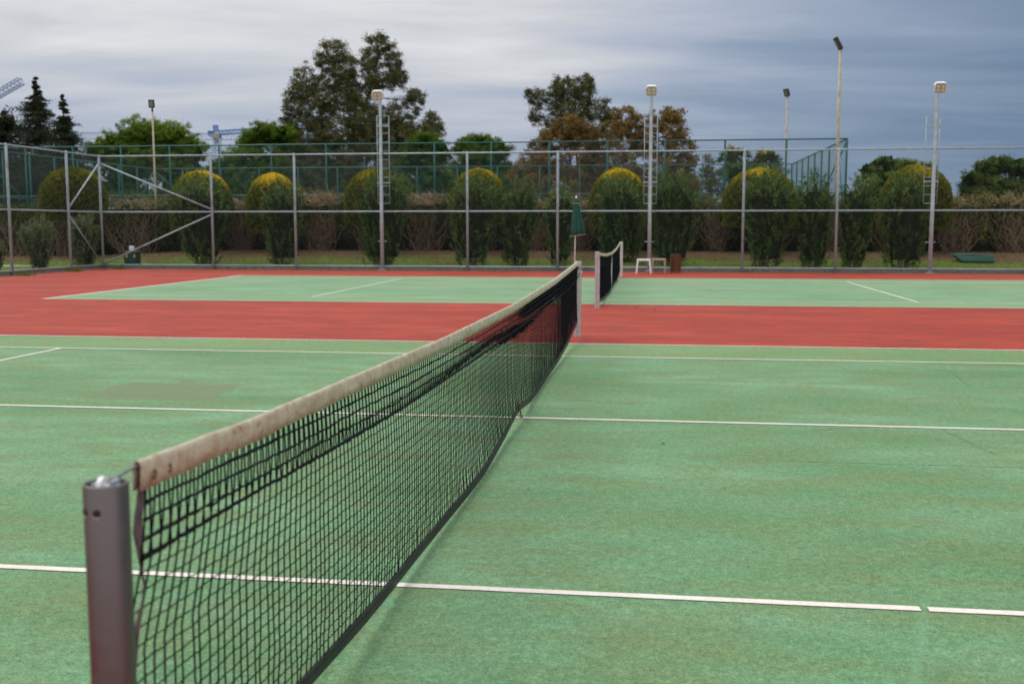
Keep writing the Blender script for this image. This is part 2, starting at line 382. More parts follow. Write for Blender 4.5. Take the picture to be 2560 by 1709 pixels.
# ------------------------------------------------------------------ ground, courts
xs = np.concatenate([[-900, -400, -150, -80, -50], np.arange(-40, 31, 1.0), [40, 60, 100, 200, 400, 900]])
ys = np.concatenate([[-200, -60, -30], np.arange(-20, 33.3, 4), np.arange(33.4, 44, 0.4), [46, 50, 60, 80, 120, 250, 600, 1500]])
GX, GY = np.meshgrid(xs, ys, indexing='ij'); GZ = gz(GX, GY)
GZ = GZ + np.where(GY > 34.2, 0.02*np.sin(GX*1.7+GY)*np.cos(GX*0.6-GY*2.0), 0)
idx = np.arange(GX.size).reshape(GX.shape)
Q = np.stack([idx[:-1, :-1], idx[1:, :-1], idx[1:, 1:], idx[:-1, 1:]], -1).reshape(-1, 4)
mb = MB(); mb.add(np.stack([GX, GY, GZ], -1).reshape(-1, 3), Q); g_o = struct('ground', mb, M_GROUND)
for p in g_o.data.polygons: p.use_smooth = True

def sheet(mb, x0, x1, y0, y1, z, mi=0):
    mb.add([[x0, y0, z], [x1, y0, z], [x1, y1, z], [x0, y1, z]], np.array([[0, 1, 2, 3]]), mi=mi); return mb
C2 = 18.07                                              # far court's near sideline
LX0, FY = -19.0, 33.62                                  # left fence line, back fence line
mb = MB(); sheet(mb, LX0+0.1, 22, -9, FY-0.12, 0.0); struct('court_apron', mb, M_RED)
HL = 11.885
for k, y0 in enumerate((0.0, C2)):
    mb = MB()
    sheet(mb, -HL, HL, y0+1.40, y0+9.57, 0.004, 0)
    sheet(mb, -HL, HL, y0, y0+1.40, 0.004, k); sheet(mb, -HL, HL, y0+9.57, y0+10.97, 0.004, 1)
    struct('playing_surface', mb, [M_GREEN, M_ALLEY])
    mb = MB(); z = 0.008; W5 = 0.05
    sy1 = 1.455 if k == 0 else 1.37
    gap = (2.145, 2.176)
    def line(x0, x1, y0_, y1_):                          # broken into short pieces with ragged long edges
        L = max(x1-x0, y1_-y0_); n = int(L/0.12)+1
        along = np.linspace(0, 1, n+1); j = rng.normal(0, 0.0011, (2, n+1))
        if x1-x0 > y1_-y0_:
            X = x0+(x1-x0)*along; A = np.stack([X, y0_+j[0], np.full(n+1, z)], 1); B = np.stack([X, y1_+j[1], np.full(n+1, z)], 1)
        else:
            Y = y0_+(y1_-y0_)*along; A = np.stack([x0+j[0], Y, np.full(n+1, z)], 1)[::-1]; B = np.stack([x1+j[1], Y, np.full(n+1, z)], 1)[::-1]
        q = np.arange(n); mb.add(np.concatenate([A, B]), np.stack([q, q+1, q+1+n+1, q+n+1], 1))
    line(-HL, HL, y0, y0+W5); line(-HL, HL, y0+10.92, y0+10.97)
    if k == 0:
        line(-HL+.05, gap[0], y0+sy1-W5/2, y0+sy1+W5/2); line(gap[1], HL-.05, y0+sy1-W5/2, y0+sy1+W5/2)
    else: line(-HL+.05, HL-.05, y0+sy1, y0+sy1+W5)
    line(-HL+.05, HL-.05, y0+9.55, y0+9.60)
    line(-6.375, 6.375, y0+5.46, y0+5.51)
    for sx in (-1, 1):
        xa, xb = sorted((sx*6.40, sx*6.35)); line(xa, xb, y0+sy1+W5, y0+9.55)
        xa, xb = sorted((sx*HL, sx*(HL-0.10))); line(xa, xb, y0+.05, y0+10.92)
    struct('court_lines', mb, M_LINE)

# kerb round the fence, in short cast lengths
mb = MB()
x = LX0-0.1
while x < 24:
    L = 2.0+rng.uniform(-.3, .5); mb.box((x+L/2, FY+0.17, 0.045+rng.uniform(-.006, .006)), (L-0.012, 0.16, 0.15)); x += L
y = 14.0
while y < FY-0.1:
    L = min(2.0+rng.uniform(-.3, .5), FY-y+0.02); mb.box((LX0-0.12, y+L/2, 0.045+rng.uniform(-.006, .006)), (0.16, L-0.012, 0.15)); y += L
o = struct('kerb', mb, M_CONC); bevel(o, 0.012)
# footpath beyond the left fence
pa = [gr(-120, 668, 0.01), gr(262, 664.5, 0.01), gr(262, 659, 0.01), gr(120, 654.5, 0.01), gr(-120, 656, 0.01)]
mb = MB(); P = np.array(pa); P[:, 2] = 0.025; P2 = P.copy(); P2[:, 2] = -0.06
pa_x = P[:, 0]
mb.add(np.concatenate([P, P2]), [np.array([[0, 1, 2, 3, 4]]), np.array([[i, i+5, (i+1) % 5+5, (i+1) % 5] for i in range(5)])])
struct('footpath', mb, M_PATH)

# ------------------------------------------------------------------ fences
def diamond_mesh(mb, A, B, z0, z1, pitch=0.072, r=0.0017, knuckle=True):
    """two families of straight diagonal wires between ground points A and B"""
    A = np.array(A, float); B = np.array(B, float); L = np.linalg.norm(B-A); H = z1-z0; dr = (B-A)/L
    nrm = np.array([-dr[1], dr[0]])
    for s in (1, -1):
        st = np.arange(-H, L, pitch) if s > 0 else np.arange(0, L+H, pitch)
        a0 = np.clip(st, 0, L); za = z0+(a0-st)*s; a1 = np.clip(st+s*H, 0, L); zb = z0+(a1-st)*s
        ok = np.abs(a1-a0) > 0.02; a0, a1, za, zb = a0[ok], a1[ok], za[ok], zb[ok]
        off = nrm*0.0015*s
        P0 = np.concatenate([A+a0[:, None]*dr+off, za[:, None]], 1); P1 = np.concatenate([A+a1[:, None]*dr+off, zb[:, None]], 1)
        mb.tubes(np.stack([P0, P1], 1), r, 3)
    return mb
def post(mb, x, y, z0, z1, r=0.045, n=14, cap=True):
    mb.tubes([[x, y, z0], [x, y, z1-r*0.4], [x, y, z1]], np.array([r, r, r*0.72]), n, cap=cap); return mb
def bar(mb, a, b, r, n=10): 
    mb.tubes([a, b], r, n, cap=True); return mb

HF = 4.02
cz = at(282.3, 389.3, FY)[2]; HF = float(cz)
f1 = thing('chain_link_fence', 'grey chain link fence running along the far side of the courts', 'fence', (LX0, FY, 0), 'grey court fences')
PX = [LX0, -14.75, -11.65, None, -5.43, -2.28, None, 3.98, 7.03, None, 13.1, 16.2]
for p in PX:
    if p is None: continue
    post(MB(), p, FY, 0, HF+0.03).build('post', M_GALV, f1, smooth=True)
MIDZ = float(at(1390, 528, FY)[2])
bar(MB(), (LX0, FY, HF-0.02), (22, FY, HF-0.02), 0.028).build('top_rail', M_GALV, f1, smooth=True)
bar(MB(), (LX0, FY+0.012, MIDZ), (22, FY+0.012, MIDZ), 0.026).build('middle_rail', M_GALV, f1, smooth=True)
bar(MB(), (LX0, FY, 0.145), (22, FY, 0.145), 0.024).build('bottom_rail', M_GALV, f1, smooth=True)
bar(MB(), (LX0+.05, FY, HF-0.28), (-14.79, FY, MIDZ+0.10), 0.028).build('brace', M_GALV, f1, smooth=True)
bar(MB(), (LX0+.05, FY, 0.18), (-14.79, FY, MIDZ-0.10), 0.028).build('brace', M_GALV, f1, smooth=True)
diamond_mesh(MB(), (LX0, FY-0.05), (22, FY-0.05), 0.06, HF, 0.078, 0.0008).build('wire_mesh', M_GALVD, f1)

f2 = thing('chain_link_fence', 'grey chain link fence closing the left end of the far court', 'fence', (LX0, 24.8, 0), 'grey court fences')
LY = [31.45, 28.05, 24.75, 21.4, 18.1]
for y in LY: post(MB(), LX0, y, 0, HF+0.03).build('post', M_GALV, f2, smooth=True)
bar(MB(), (LX0, 17, HF-0.02), (LX0, FY-.05, HF-0.02), 0.028).build('top_rail', M_GALV, f2, smooth=True)
bar(MB(), (LX0-.012, 17, MIDZ), (LX0-.012, FY-.05, MIDZ), 0.026).build('middle_rail', M_GALV, f2, smooth=True)
bar(MB(), (LX0, 17, 0.145), (LX0, FY-.05, 0.145), 0.024).build('bottom_rail', M_GALV, f2, smooth=True)
bar(MB(), (LX0, FY-.06, HF-0.3), (LX0, 31.5, MIDZ+0.14), 0.028).build('brace', M_GALV, f2, smooth=True)
bar(MB(), (LX0, FY-.06, 0.16), (LX0, 31.5, MIDZ-0.16), 0.018).build('brace', M_GALV, f2, smooth=True)
diamond_mesh(MB(), (LX0+0.05, 17), (LX0+0.05, FY-.06), 0.06, HF, 0.078, 0.0008).build('wire_mesh', M_GALVD, f2)

# the tall green cage of the court beyond the hedge
G0 = 0.45; GY1 = 44.6; GY2 = 63.2
gxr = float(at(2118, 345, GY1)[0]); GH = float(at(2118, 345, GY1)[2])
gxl = float(at(385, 419, GY2)[0])
f3 = thing('sports_cage_fence', 'tall green chain link cage round the court behind the hedge', 'fence', (gxl, GY1, G0))
gp = [at(p, 400, GY1)[0] for p in (548, 678.6, 815.4, 950, 1086, 1228, 1373.3, 1518.3, 1662.6, 1812, 1965)]
sp_ = 2.42
gx_all = list(gp)
while gx_all[0] > gxl+1.2: gx_all.insert(0, gx_all[0]-sp_)
gx_all[0] = gxl; gx_all.append(gxr)
for p in gx_all: post(MB(), p, GY1, G0, GH, 0.045, 10).build('post', M_GREENP, f3, smooth=True)
n2_ = 13
fx = np.linspace(gxl, gxr, len(gx_all))
fx = [at(p, 430, GY2)[0] for p in (1144, 1243.6, 1349, 1449, 1553, 1655, 1757, 1862)]
a = fx[0]
while a-2.6 > gxl+1: a -= 2.6; fx.insert(0, a)
for p in fx+[gxl, gxr]: post(MB(), p, GY2, G0, GH, 0.045, 10).build('post', M_GREENP, f3, smooth=True)
syr = np.linspace(GY1, GY2, 9)[1:-1]
for y in syr:
    for x in (gxl, gxr): post(MB(), x, y, G0, GH, 0.045, 10).build('post', M_GREENP, f3, smooth=True)
gm = (G0+GH)/2+0.1
for nm, zz, rr in (('top_rail', GH-0.03, 0.03), ('middle_rail', gm, 0.026)):
    bar(MB(), (gxl, GY1, zz), (gxr, GY1, zz), rr).build(nm, M_GREENP, f3, smooth=True)
    bar(MB(), (gxl, GY2, zz), (gxr, GY2, zz), rr).build(nm, M_GREENP, f3, smooth=True)
    bar(MB(), (gxl, GY1, zz), (gxl, GY2, zz), rr).build(nm, M_GREENP, f3, smooth=True)
    bar(MB(), (gxr, GY1, zz), (gxr, GY2, zz), rr).build(nm, M_GREENP, f3, smooth=True)
for (a, b) in (((gxr, GY1+.1, GH-.15), (gxr, syr[2], gm)), ((gxr, GY1+.1, G0+1.2), (gxr, GY1+2.3, GH-.1)), ((gxl+.1, GY2, GH-.2), (gxl+2.5, GY2, gm)), ((gxl, GY2-.1, GH-.2), (gxl, GY2-2.3, gm)), ((gxl+.1, GY1, GH-.2), (gxl+2.4, GY1, gm))):
    bar(MB(), a, b, 0.026).build('brace', M_GREENP, f3, smooth=True)
mb = MB()
for (a, b) in (((gxl, GY1-.04), (gxr, GY1-.04)), ((gxl, GY2-.04), (gxr, GY2-.04)), ((gxl-.04, GY1), (gxl-.04, GY2)), ((gxr+.04, GY1), (gxr+.04, GY2))):
    mb2 = MB(); diamond_mesh(mb2, a, b, G0+.05, GH-.02, 0.085, 0.0014).build('wire_mesh', M_GREENW, f3)

# ------------------------------------------------------------------ lights
def disc(mb, c, n, r, h, seg=16, mi=0):
    c = np.array(c, float); n = unit(n); mb.tubes([c, c+n*h], r, seg, cap=True, mi=mi); return mb

def obox(mb, c, ax, ay, az, d, mi=0, cham=0.0):
    """oriented box; ax, ay, az unit axes"""
    A = np.stack([ax, ay, az]); h = np.array(d)/2
    if cham <= 0:
        S = np.array([[-1, -1, -1], [1, -1, -1], [1, 1, -1], [-1, 1, -1], [-1, -1, 1], [1, -1, 1], [1, 1, 1], [-1, 1, 1]])*h
        mb.add(S @ A+np.array(c), np.array([[0, 3, 2, 1], [4, 5, 6, 7], [0, 1, 5, 4], [1, 2, 6, 5], [2, 3, 7, 6], [3, 0, 4, 7]]), mi=mi)
    else:                                                # rounded outline in the ax/az plane, extruded along ay
        pts = []
        for (sx, sz, a0) in ((1, 1, 0), (-1, 1, PI/2), (-1, -1, PI), (1, -1, 1.5*PI)):
            for k in range(5):
                a = a0+k*PI/8; pts.append((sx*(h[0]-cham)+cham*math.cos(a), sz*(h[2]-cham)+cham*math.sin(a)))
        pts = np.array(pts); n = len(pts)
        rings = [(-h[1], .96), (-h[1]+.012, 1), (h[1]-.02, 1), (h[1], .9)]
        V = np.concatenate([np.stack([pts[:, 0]*s, np.full(n, y), pts[:, 1]*s], 1) for y, s in rings])
        q = np.arange(n); F = [np.concatenate([np.stack([q+i*n, (q+1) % n+i*n, (q+1) % n+(i+1)*n, q+(i+1)*n], 1) for i in range(len(rings)-1)]), q[None, :].copy(), (q[::-1]+(len(rings)-1)*n)[None, :].copy()]
        mb.add(V @ A+np.array(c), F, mi=mi)
    return mb

def floodlight(px, ptop, label):
    B = at(px[0], 680, FY); B[2] = 0
    lean_x = B[0]
    top = float(at(px[1], ptop, FY)[2])
    r = thing('floodlight_pole', label, 'floodlight pole', (lean_x, FY, 0), 'white floodlight poles along the grey fence')
    mb = MB(); mb.tubes([[lean_x, FY, 0], [lean_x, FY, 2.2], [lean_x, FY, top-.35], [lean_x, FY, top-.12]], np.array([.068, .064, .052, .05]), 16, cap=True)
    mb.build('pole', M_LPOLE, r, smooth=True)
    mb = MB(); mb.box((lean_x, FY, 0.015), (0.26, 0.26, 0.03)); bevel(mb.build('base_plate', M_GALV, r))
    # ladder standing off behind the pole
    mp = mpp((lean_x, FY, 3)); z1 = float(at(px[0], 287, FY)[2]); z0 = float(at(px[0], 508, FY)[2]); wd = 0.215; ly = FY+0.34
    lad = MB()
    for sx in (-1, 1): bar(lad, (lean_x+sx*wd, ly, z0), (lean_x+sx*wd, ly, z1), 0.014, 8)
    for zz in np.linspace(z0, z1, 11): bar(lad, (lean_x-wd, ly, zz), (lean_x+wd, ly, zz), 0.011, 8)
    la = lad.build('ladder', M_GALV, r, smooth=True)
    for zz in (z1-.36, z0+.72):
        br = MB(); br.box((lean_x, ly-.03, zz), (2*wd+.05, 0.03, 0.05)); br.box((lean_x, FY+.165, zz), (0.05, 0.30, 0.04)); br.build('ladder_bracket', M_GALV, r)
    st = MB(); bar(st, (lean_x-.16, FY+.05, 1.02), (lean_x+.16, FY+.05, 1.02), 0.016); st.build('step_bar', M_GALV, r, smooth=True)
    # lamp head on a short arm towards the court
    tl = math.radians(38)
    ay = np.array([0, -math.cos(tl*.55), -math.sin(tl*.55)]); ax = np.array([1.0, 0, 0]); az = np.cross(ax, ay)
    az = -az if az[2] < 0 else az
    c = np.array([lean_x, FY-.33, top-.13])
    hd = MB(); obox(hd, c, ax, ay, az, (0.38, 0.13, 0.35), cham=0.10)
    h = hd.build('lamp_head', M_WHITE, r, smooth=False)
    vi = MB(); obox(vi, c+az*0.165+ay*0.06, ax, ay, az, (0.30, 0.10, 0.022)); bevel(vi.build('visor', M_WHITE, h), .01)
    ln = MB(); obox(ln, c+ay*0.068-az*.012, ax, ay, az, (0.31, 0.012, 0.26)); ln.build('lens', M_LENS, h)
    for sx in (-1, 1):
        for sz in (-1, 1):
            dd = MB(); disc(dd, c+ay*0.074-az*.012+ax*sx*.073+az*sz*.06, ay, 0.046, 0.012); dd.build('diode_module', M_LENSP, h, smooth=False)
    ar = MB(); bar(ar, (lean_x, FY, top-.22), c-ay*.05, 0.022); 
    ar.build('arm', M_GALV, r, smooth=False)
    for sx in (-1, 1):
        sb = MB(); obox(sb, c+ax*sx*.197-ay*.02, ax, ay, az, (0.016, 0.05, 0.10)); sb.build('side_lug', M_GALV, h)
    return r
floodlight((956, 950), 232, 'white floodlight on a grey pole with ladder, in front of the tall olive green tree')
floodlight((1622.5, 1622.5), 220, 'white floodlight on a grey pole with ladder, rising behind the white stool')
floodlight((2324, 2337), 212, 'white floodlight on a grey pole with ladder, nearest the right edge of the photo')

def blacklamp(px, pytop, Y, z0, rad, label, yaw, polemat, tilt=0.5, steps=False, sz=(14, 20)):
    T = at(px, pytop, Y); top = float(T[2]); x = float(T[0])
    r = thing('lamp_post', label, 'lamp post', (x, Y, z0), 'lamp posts behind the hedge')
    mb = MB(); mb.tubes([[x, Y, z0], [x, Y, (z0+top)/2], [x, Y, top-.45]], np.array([rad*1.25, rad*1.05, rad*.85]), 12, cap=True)
    mb.build('pole', polemat, r, smooth=True)
    ax = np.array([math.cos(yaw), math.sin(yaw), 0.0]); fw = np.array([math.sin(yaw), -math.cos(yaw), 0.0])
    ay = unit(fw*math.cos(tilt)+np.array([0, 0, -math.sin(tilt)])); az = np.cross(ay, ax); az = -az if az[2] < 0 else az
    s = mpp((x, Y, top)); c = np.array([x, Y, top])+fw*.12-np.array([0, 0, sz[1]*.5*s])
    hd = MB(); obox(hd, c, ax, ay, az, (sz[0]*s, 0.13, sz[1]*s), cham=0.03); h = hd.build('lamp_head', M_BLACKM, r)
    pn = MB(); obox(pn, c+ay*.067, ax, ay, az, (sz[0]*.7*s, 0.01, sz[1]*.7*s)); pn.build('lens', M_PANEL, h)
    ar = MB(); bar(ar, (x, Y, top-.55), c-ay*.06, 0.04); ar.build('bracket', M_BLACKM, r)
    if steps:
        for i, zz in enumerate(np.arange(z0+3, top-.8, 0.7)): bar(MB(), (x-.22, Y, zz), (x+.22, Y, zz), 0.012, 6).build('climbing_step', M_GALV, r)
    return r
blacklamp(380, 250, 43.6, 0.45, 0.045, 'slim cream pole with small black lamp, in front of the round pine at left', math.radians(12), M_CREAM, 0.3)
blacklamp(1969, 222, GY2-1.5, 0.45, 0.062, 'thin cream pole with tilted black lamp, shorter one beside the palms', math.radians(-32), M_CREAM, 0.6, True)
blacklamp(2103, 92, GY1-.35, 0.45, 0.07, 'tallest cream pole with black lamp seen edge on, at the green cage corner', math.radians(-84), M_CREAM, 0.5, False, (20, 34))

# ------------------------------------------------------------------ tennis nets
NETZ = lambda y, c: np.interp(y-c, [-6.3, -5.7, -3.1, -0.44, 2.86, 6.44], [1.047, 1.022, 0.968, 0.945, 0.972, 1.055])
def make_net(label, y0, near):
    """net across a court whose near doubles sideline is y0"""
    c = y0+5.485
    r = thing('tennis_net', label, 'tennis net', (0, c, 0), 'tennis nets')
    yA, yB = (y0-0.79, y0+11.80)
    if near:
        topz = lambda y: NETZ(y, c)
        ropez = lambda y: np.interp(y, [-.8, -.26, .37, 1.5, 3.36, 5.5, 10.2, 11.8], [.838, .828, .806, .768, .744, .728, .768, .81])
        botz = lambda y: np.interp(y, [-.8, -.2, .23, .9, 1.3, 2.0, 3.5, 4.6, 5.2, 5.5, 6.2, 7.0, 8.5, 10.3, 11.1, 11.8], [.17, .14, .115, .075, .06, .045, .03, .05, .085, .09, .035, .025, .04, .085, .165, .22])
    else:
        topz = lambda y: np.interp(y-c, [-6.3, -3, 0, 3, 6.4], [1.04, .935, .90, .94, 1.07])
        ropez = lambda y: topz(y)-.25
        botz = lambda y: np.interp(y-c, [-6.3, -5.6, -4, 0, 4, 5.6, 6.3], [.13, .09, .03, .03, .03, .12, .2])
    def xoff(y, s):          # s: 0 top .. 1 bottom; gentle billow to the right of the lower half
        b = 0.012*np.sin((y-y0)*0.8+.6)*np.sin(PI*s)+0.004*np.sin((y-y0)*2.3)*s
        b = b+0.03*s*s*np.exp(-((y-y0-3.4)/1.6)**2)
        return b
    def S(y, s):
        tz = topz(y)-0.05; bz = botz(y)+0.03
        z = tz+(bz-tz)*s
        # the tie-down gathers the mesh at the middle
        dd = y-c-(-0.12)
        pin = np.where(dd < 0, np.exp(dd/0.30), np.exp(-dd/0.16))
        z = z-0.085*pin*(s**0.8)*(1-s)*(2.2 if near else 0.6)
        x = xoff(y, s)
        return np.stack(np.broadcast_arrays(x, y, z), -1)
    pitch = 0.0435 if near else 0.05
    cr_ = 0.00225 if near else 0.0026
    ny = int((yB-yA)/pitch); Y = np.linspace(yA, yB, ny+1)
    # the near edge of the mesh wanders where it is laced to the post
    rows = 21
    Sv = np.linspace(0, 1, 2*rows+1)
    mb = MB()
    wig = rng.normal(0, 0.0022, (ny+1, len(Sv))); wig[:, 0] = 0; wig = np.cumsum(wig, 1)*.35
    slack = (0.012 if near else 0.01)*np.sin(Sv[None, :]*PI*rng.uniform(5, 8, (ny+1, 1))+rng.uniform(0, 6, (ny+1, 1)))*np.clip(Sv[None, :]-.62, 0, 1)*1.9
    lean = 0.16*np.clip(1-(Y-yA)/1.6, 0, 1)[:, None]*(Sv[None, :]-.28)*(-.6 if near else 0)
    YY = Y[:, None]+wig+slack+lean*0
    if near:                                              # verticals slant towards the post low down by the near end
        YY = YY-0.10*np.clip(1-(Y[:, None]-yA)/1.6, 0, 1)*np.clip((Sv[None, :]-.2)/.25, 0, 1)
    P = S(YY, np.broadcast_to(Sv[None, :], YY.shape))
    mb.tubes(P, cr_*1.14, 4)
    # horizontals
    for i in range(1, rows+1):
        s = i/rows
        yy = YY[:, min(2*i, 2*rows)]
        Pm = S(yy, np.full_like(yy, s)); Pm[:, 2] += rng.normal(0, 0.0016, len(yy)); Pm[:, 0] += rng.normal(0, .001, len(yy))
        mb.tubes(Pm, cr_*.82, 4)
    nt = mb.build('net_mesh', M_CORD, r)
    # second layer at the top, hanging as a loose fold down to the draw cord
    mb = MB(); Y2 = Y[1:]-pitch*.5; k = 9
    S2 = np.linspace(0, 1, k)
    tz = (topz(Y2)-.045)[:, None]; rz = (ropez(Y2)+rng.normal(0, .003, len(Y2)))[:, None]
    Z = tz+(rz-tz)*S2[None, :]
    Xo = xoff(Y2[:, None], .25*S2[None, :]) + (0.003+0.003*np.sin(S2*PI))[None, :]
    sl = (-.028+0.014*np.sin(Y2[:, None]*1.3))*S2[None, :]+rng.normal(0, .002, (len(Y2), 1))*S2[None, :]
    P2 = np.stack(np.broadcast_arrays(Xo, Y2[:, None]+sl, Z), -1)
    mb.tubes(P2, cr_*1.08, 4)
    for i in (2, 4, 6):
        q = P2[:, i].copy(); q[:, 2] += rng.normal(0, .0012, len(q))+.003*np.sin(q[:, 1]*4.1+i); mb.tubes(q, cr_*1.55, 5)
    mb.build('upper_net_fold', M_CORD, r)
    # draw cord, lumpy
    Yr = np.linspace(yA-.01, yB, int((yB-yA)/.02)); zr = ropez(Yr)+rng.normal(0, .0012, len(Yr))
    lump = 0.0042+0.0022*np.abs(np.sin(Yr*17))*np.clip(np.sin(Yr*2.3), 0, 1)+np.abs(rng.normal(0, .0010, len(Yr)))
    if near: lump = lump+0.006*np.exp(-((Yr-5.6)/.7)**2)*np.abs(rng.normal(0.7, .5, len(Yr)))
    dm = MB(); dm.tubes(np.stack([xoff(Yr, .25)+.004, Yr, zr], 1), lump, 6)
    # gathered mesh hanging under the draw cord near the middle
    if near:
        yy = 5.35+rng.normal(0, .75, 420); L = rng.uniform(.008, .028, 420)*np.exp(-((yy-5.5)/1.2)**2)+.004
        P0 = np.stack([rng.normal(.02, .008, 420), yy, ropez(yy)+.004], 1)
        P1 = P0+np.stack([rng.normal(0, .01, 420), rng.normal(0, .012, 420), -L*.5], 1); Pe = P1+np.stack([rng.normal(0, .01, 420), rng.normal(0, .015, 420), -L*.5], 1)
        dm.tubes(np.stack([P0, P1, Pe], 1), .0022, 3)
    dm.build('draw_cord', M_CORD, r)
    # white top band, folded over the headline cable
    Yt = np.arange(yA-.01, yB+.01, .02); hgt = 0.058
    prof = [(-.0075, -1.0), (-.0088, -.55), (-.0085, -.15), (-.0055, 0.0), (0, .06), (.0055, 0.0), (.0085, -.15), (.0088, -.55), (.0080, -1.0)]
    puck = 0.0016*np.sin(Yt*2*PI/pitch)*1.0+rng.normal(0, .0006, len(Yt)); wave = 0.0022*np.sin(Yt*11)+0.0016*np.sin(Yt*27+1)
    V = []
    for (x_, z_) in prof:
        V.append(np.stack([x_+np.sign(x_)*puck*(abs(z_) > .4)*1.1+xoff(Yt, 0)*0+wave*min(0, z_)*-.6, Yt, topz(Yt)+z_*hgt+(wave if abs(z_) > .9 else wave*.35)], 1))
    V = np.stack(V, 1); m_, k_ = V.shape[:2]; ii = np.arange(m_*k_).reshape(m_, k_)
    mb = MB(); mb.add(V.reshape(-1, 3), np.stack([ii[:-1, :-1], ii[1:, :-1], ii[1:, 1:], ii[:-1, 1:]], -1).reshape(-1, 4))
    tp = mb.build('top_band', M_TAPE, r, smooth=True)
    sd_ = tp.modifiers.new('thick', 'SOLIDIFY'); sd_.thickness = 0.0022
    if near:                                              # brass eyelets and torn hem at the near end
        for yy in (yA+.045, yA+.115):
            mb = MB(); a = np.linspace(0, 2*PI, 15); R_ = .0075
            mb.tubes(np.stack([np.full(15, .0115), yy+R_*np.cos(a)*.8, topz(yy)-.034+R_*1.25*np.sin(a)], 1), .0028, 6)
            mb.build('eyelet', plain('brass', (.22, .17, .07), .4, .8), tp, smooth=True)
        mb = MB()
        Yh = np.linspace(0, 1, 14); zz = topz(yA)-.05-.40*Yh
        wob = np.array([0, -.01, -.024, -.03, -.022, -.012, -.004, .006, -.004, -.028, -.052, -.06, -.066, -.07])
        wid = np.array([.024, .022, .016, .024, .015, .022, .014, .018, .012, .014, .016, .014, .012, .01])
        A = np.stack([np.full(14, .002), yA+wob-wid*.2, zz], 1); B = np.stack([.006*np.sin(Yh*9), yA+wob+wid, zz-.01], 1)
        q = np.arange(13); mb.add(np.concatenate([A, B]), np.stack([q, q+1, q+15, q+14], 1))
        sb_ = mb.build('side_band', plain('frayed_side_band', (.11, .09, .09), .8, 0, .5, 30, dirt=(.03, .02, .02), dscale=14), r)
        s_ = sb_.modifiers.new('thick', 'SOLIDIFY'); s_.thickness = .004
    # headline cable to both posts
    Yc = np.array([y0-.905, yA-.005]); mb = MB(); mb.tubes([[0, y0-.905, topz(yA)-.012 if near else 1.02], [0, yA+.03, topz(yA)-.004]], .0032, 8); mb.build('headline_cable', M_GALVD, r, smooth=True); mb = MB()
    mb.tubes([[0, yB-.03, topz(yB)-.004], [0, y0+11.85, topz(yB)+.002]], .0032, 8); mb.build('headline_cable', M_GALVD, r, smooth=True)
    # bottom band
    Yb = np.linspace(yA+.02, yB-.02, 500); bz = botz(Yb)+.030; bh = .048 if near else .06
    lean_b = -.010
    xo = xoff(Yb, 1.0)
    ring = [(-.004, 0), (.004, 0), (.0045, -.5), (.004, -1), (-.004, -1), (-.0045, -.5)]
    V = np.stack([np.stack([xo+x_, Yb, bz+z_*bh+.0*Yb], 1) for x_, z_ in ring], 1); m_, k_ = V.shape[:2]
    ii = np.arange(m_*k_).reshape(m_, k_); jj = np.roll(ii, -1, 1)
    mb = MB(); mb.add(V.reshape(-1, 3), np.stack([ii[:-1], ii[1:], jj[1:], jj[:-1]], -1).reshape(-1, 4))
    # stitched welt
    mb.tubes(np.stack([xo+.0055, Yb, bz-.018], 1), .0014, 4); mb.tubes(np.stack([xo, Yb, bz-bh], 1), .0048, 6)
    mb.build('bottom_band', M_BAND, r, smooth=False)
    # centre strap / tie
    if near:
        mb = MB(); k0 = S(np.array([c-.12]), np.array([.97]))[0]
        pts = [[k0[0], c-.13, .14], [k0[0]+.012, c-.10, .10], [.02, c-.06, .055], [.012, c-.03, .035], [.02, c, .015], [.0, c+.005, .006]]
        mb.tubes(pts, .005, 6); mb.tubes([[k0[0]-.012, c-.15, .13], [k0[0]+.02, c-.11, .12], [k0[0]-.005, c-.09, .15], [k0[0]+.01, c-.13, .165]], .0045, 6)
        a = np.linspace(0, 2*PI, 13); mb.tubes(np.stack([.012+.018*np.cos(a), c+.0*a, .020+.014*np.sin(a)], 1), .0035, 6)
        mb.build('centre_tie', M_ROPE, r, smooth=True)
    else:
        mb = MB(); mb.box((0.0, c, .47), (.02, .05, .86)); mb.build('centre_strap', M_STRAP, r)
    # lacing at both ends
    for (ye, yp, sg) in ((yA, y0-.86, 1), (yB, y0+11.85, -1)):
        if near and sg == 1: zs = [.16]
        else: zs = np.linspace(.25, .85, 4)
        for z_ in zs: MB().tubes([[.0, ye+sg*.02, z_], [.012, (ye+yp)/2, z_-.012], [.02, yp, z_-.01]], .0025, 5).build('lacing', M_CORD, r)
    if near: MB().tubes([[.0, 11.80, .985], [.015, 11.86, .96], [.03, 11.872, .90], [.02, 11.84, .85], [.0, 11.80, .83]], .007, 6).build('lacing', M_CORD, r)
    return r
make_net('black net with stained cream top band, stretched across the near court towards the camera', 0.0, True)
make_net('black net with white centre strap on the far court', C2, False)

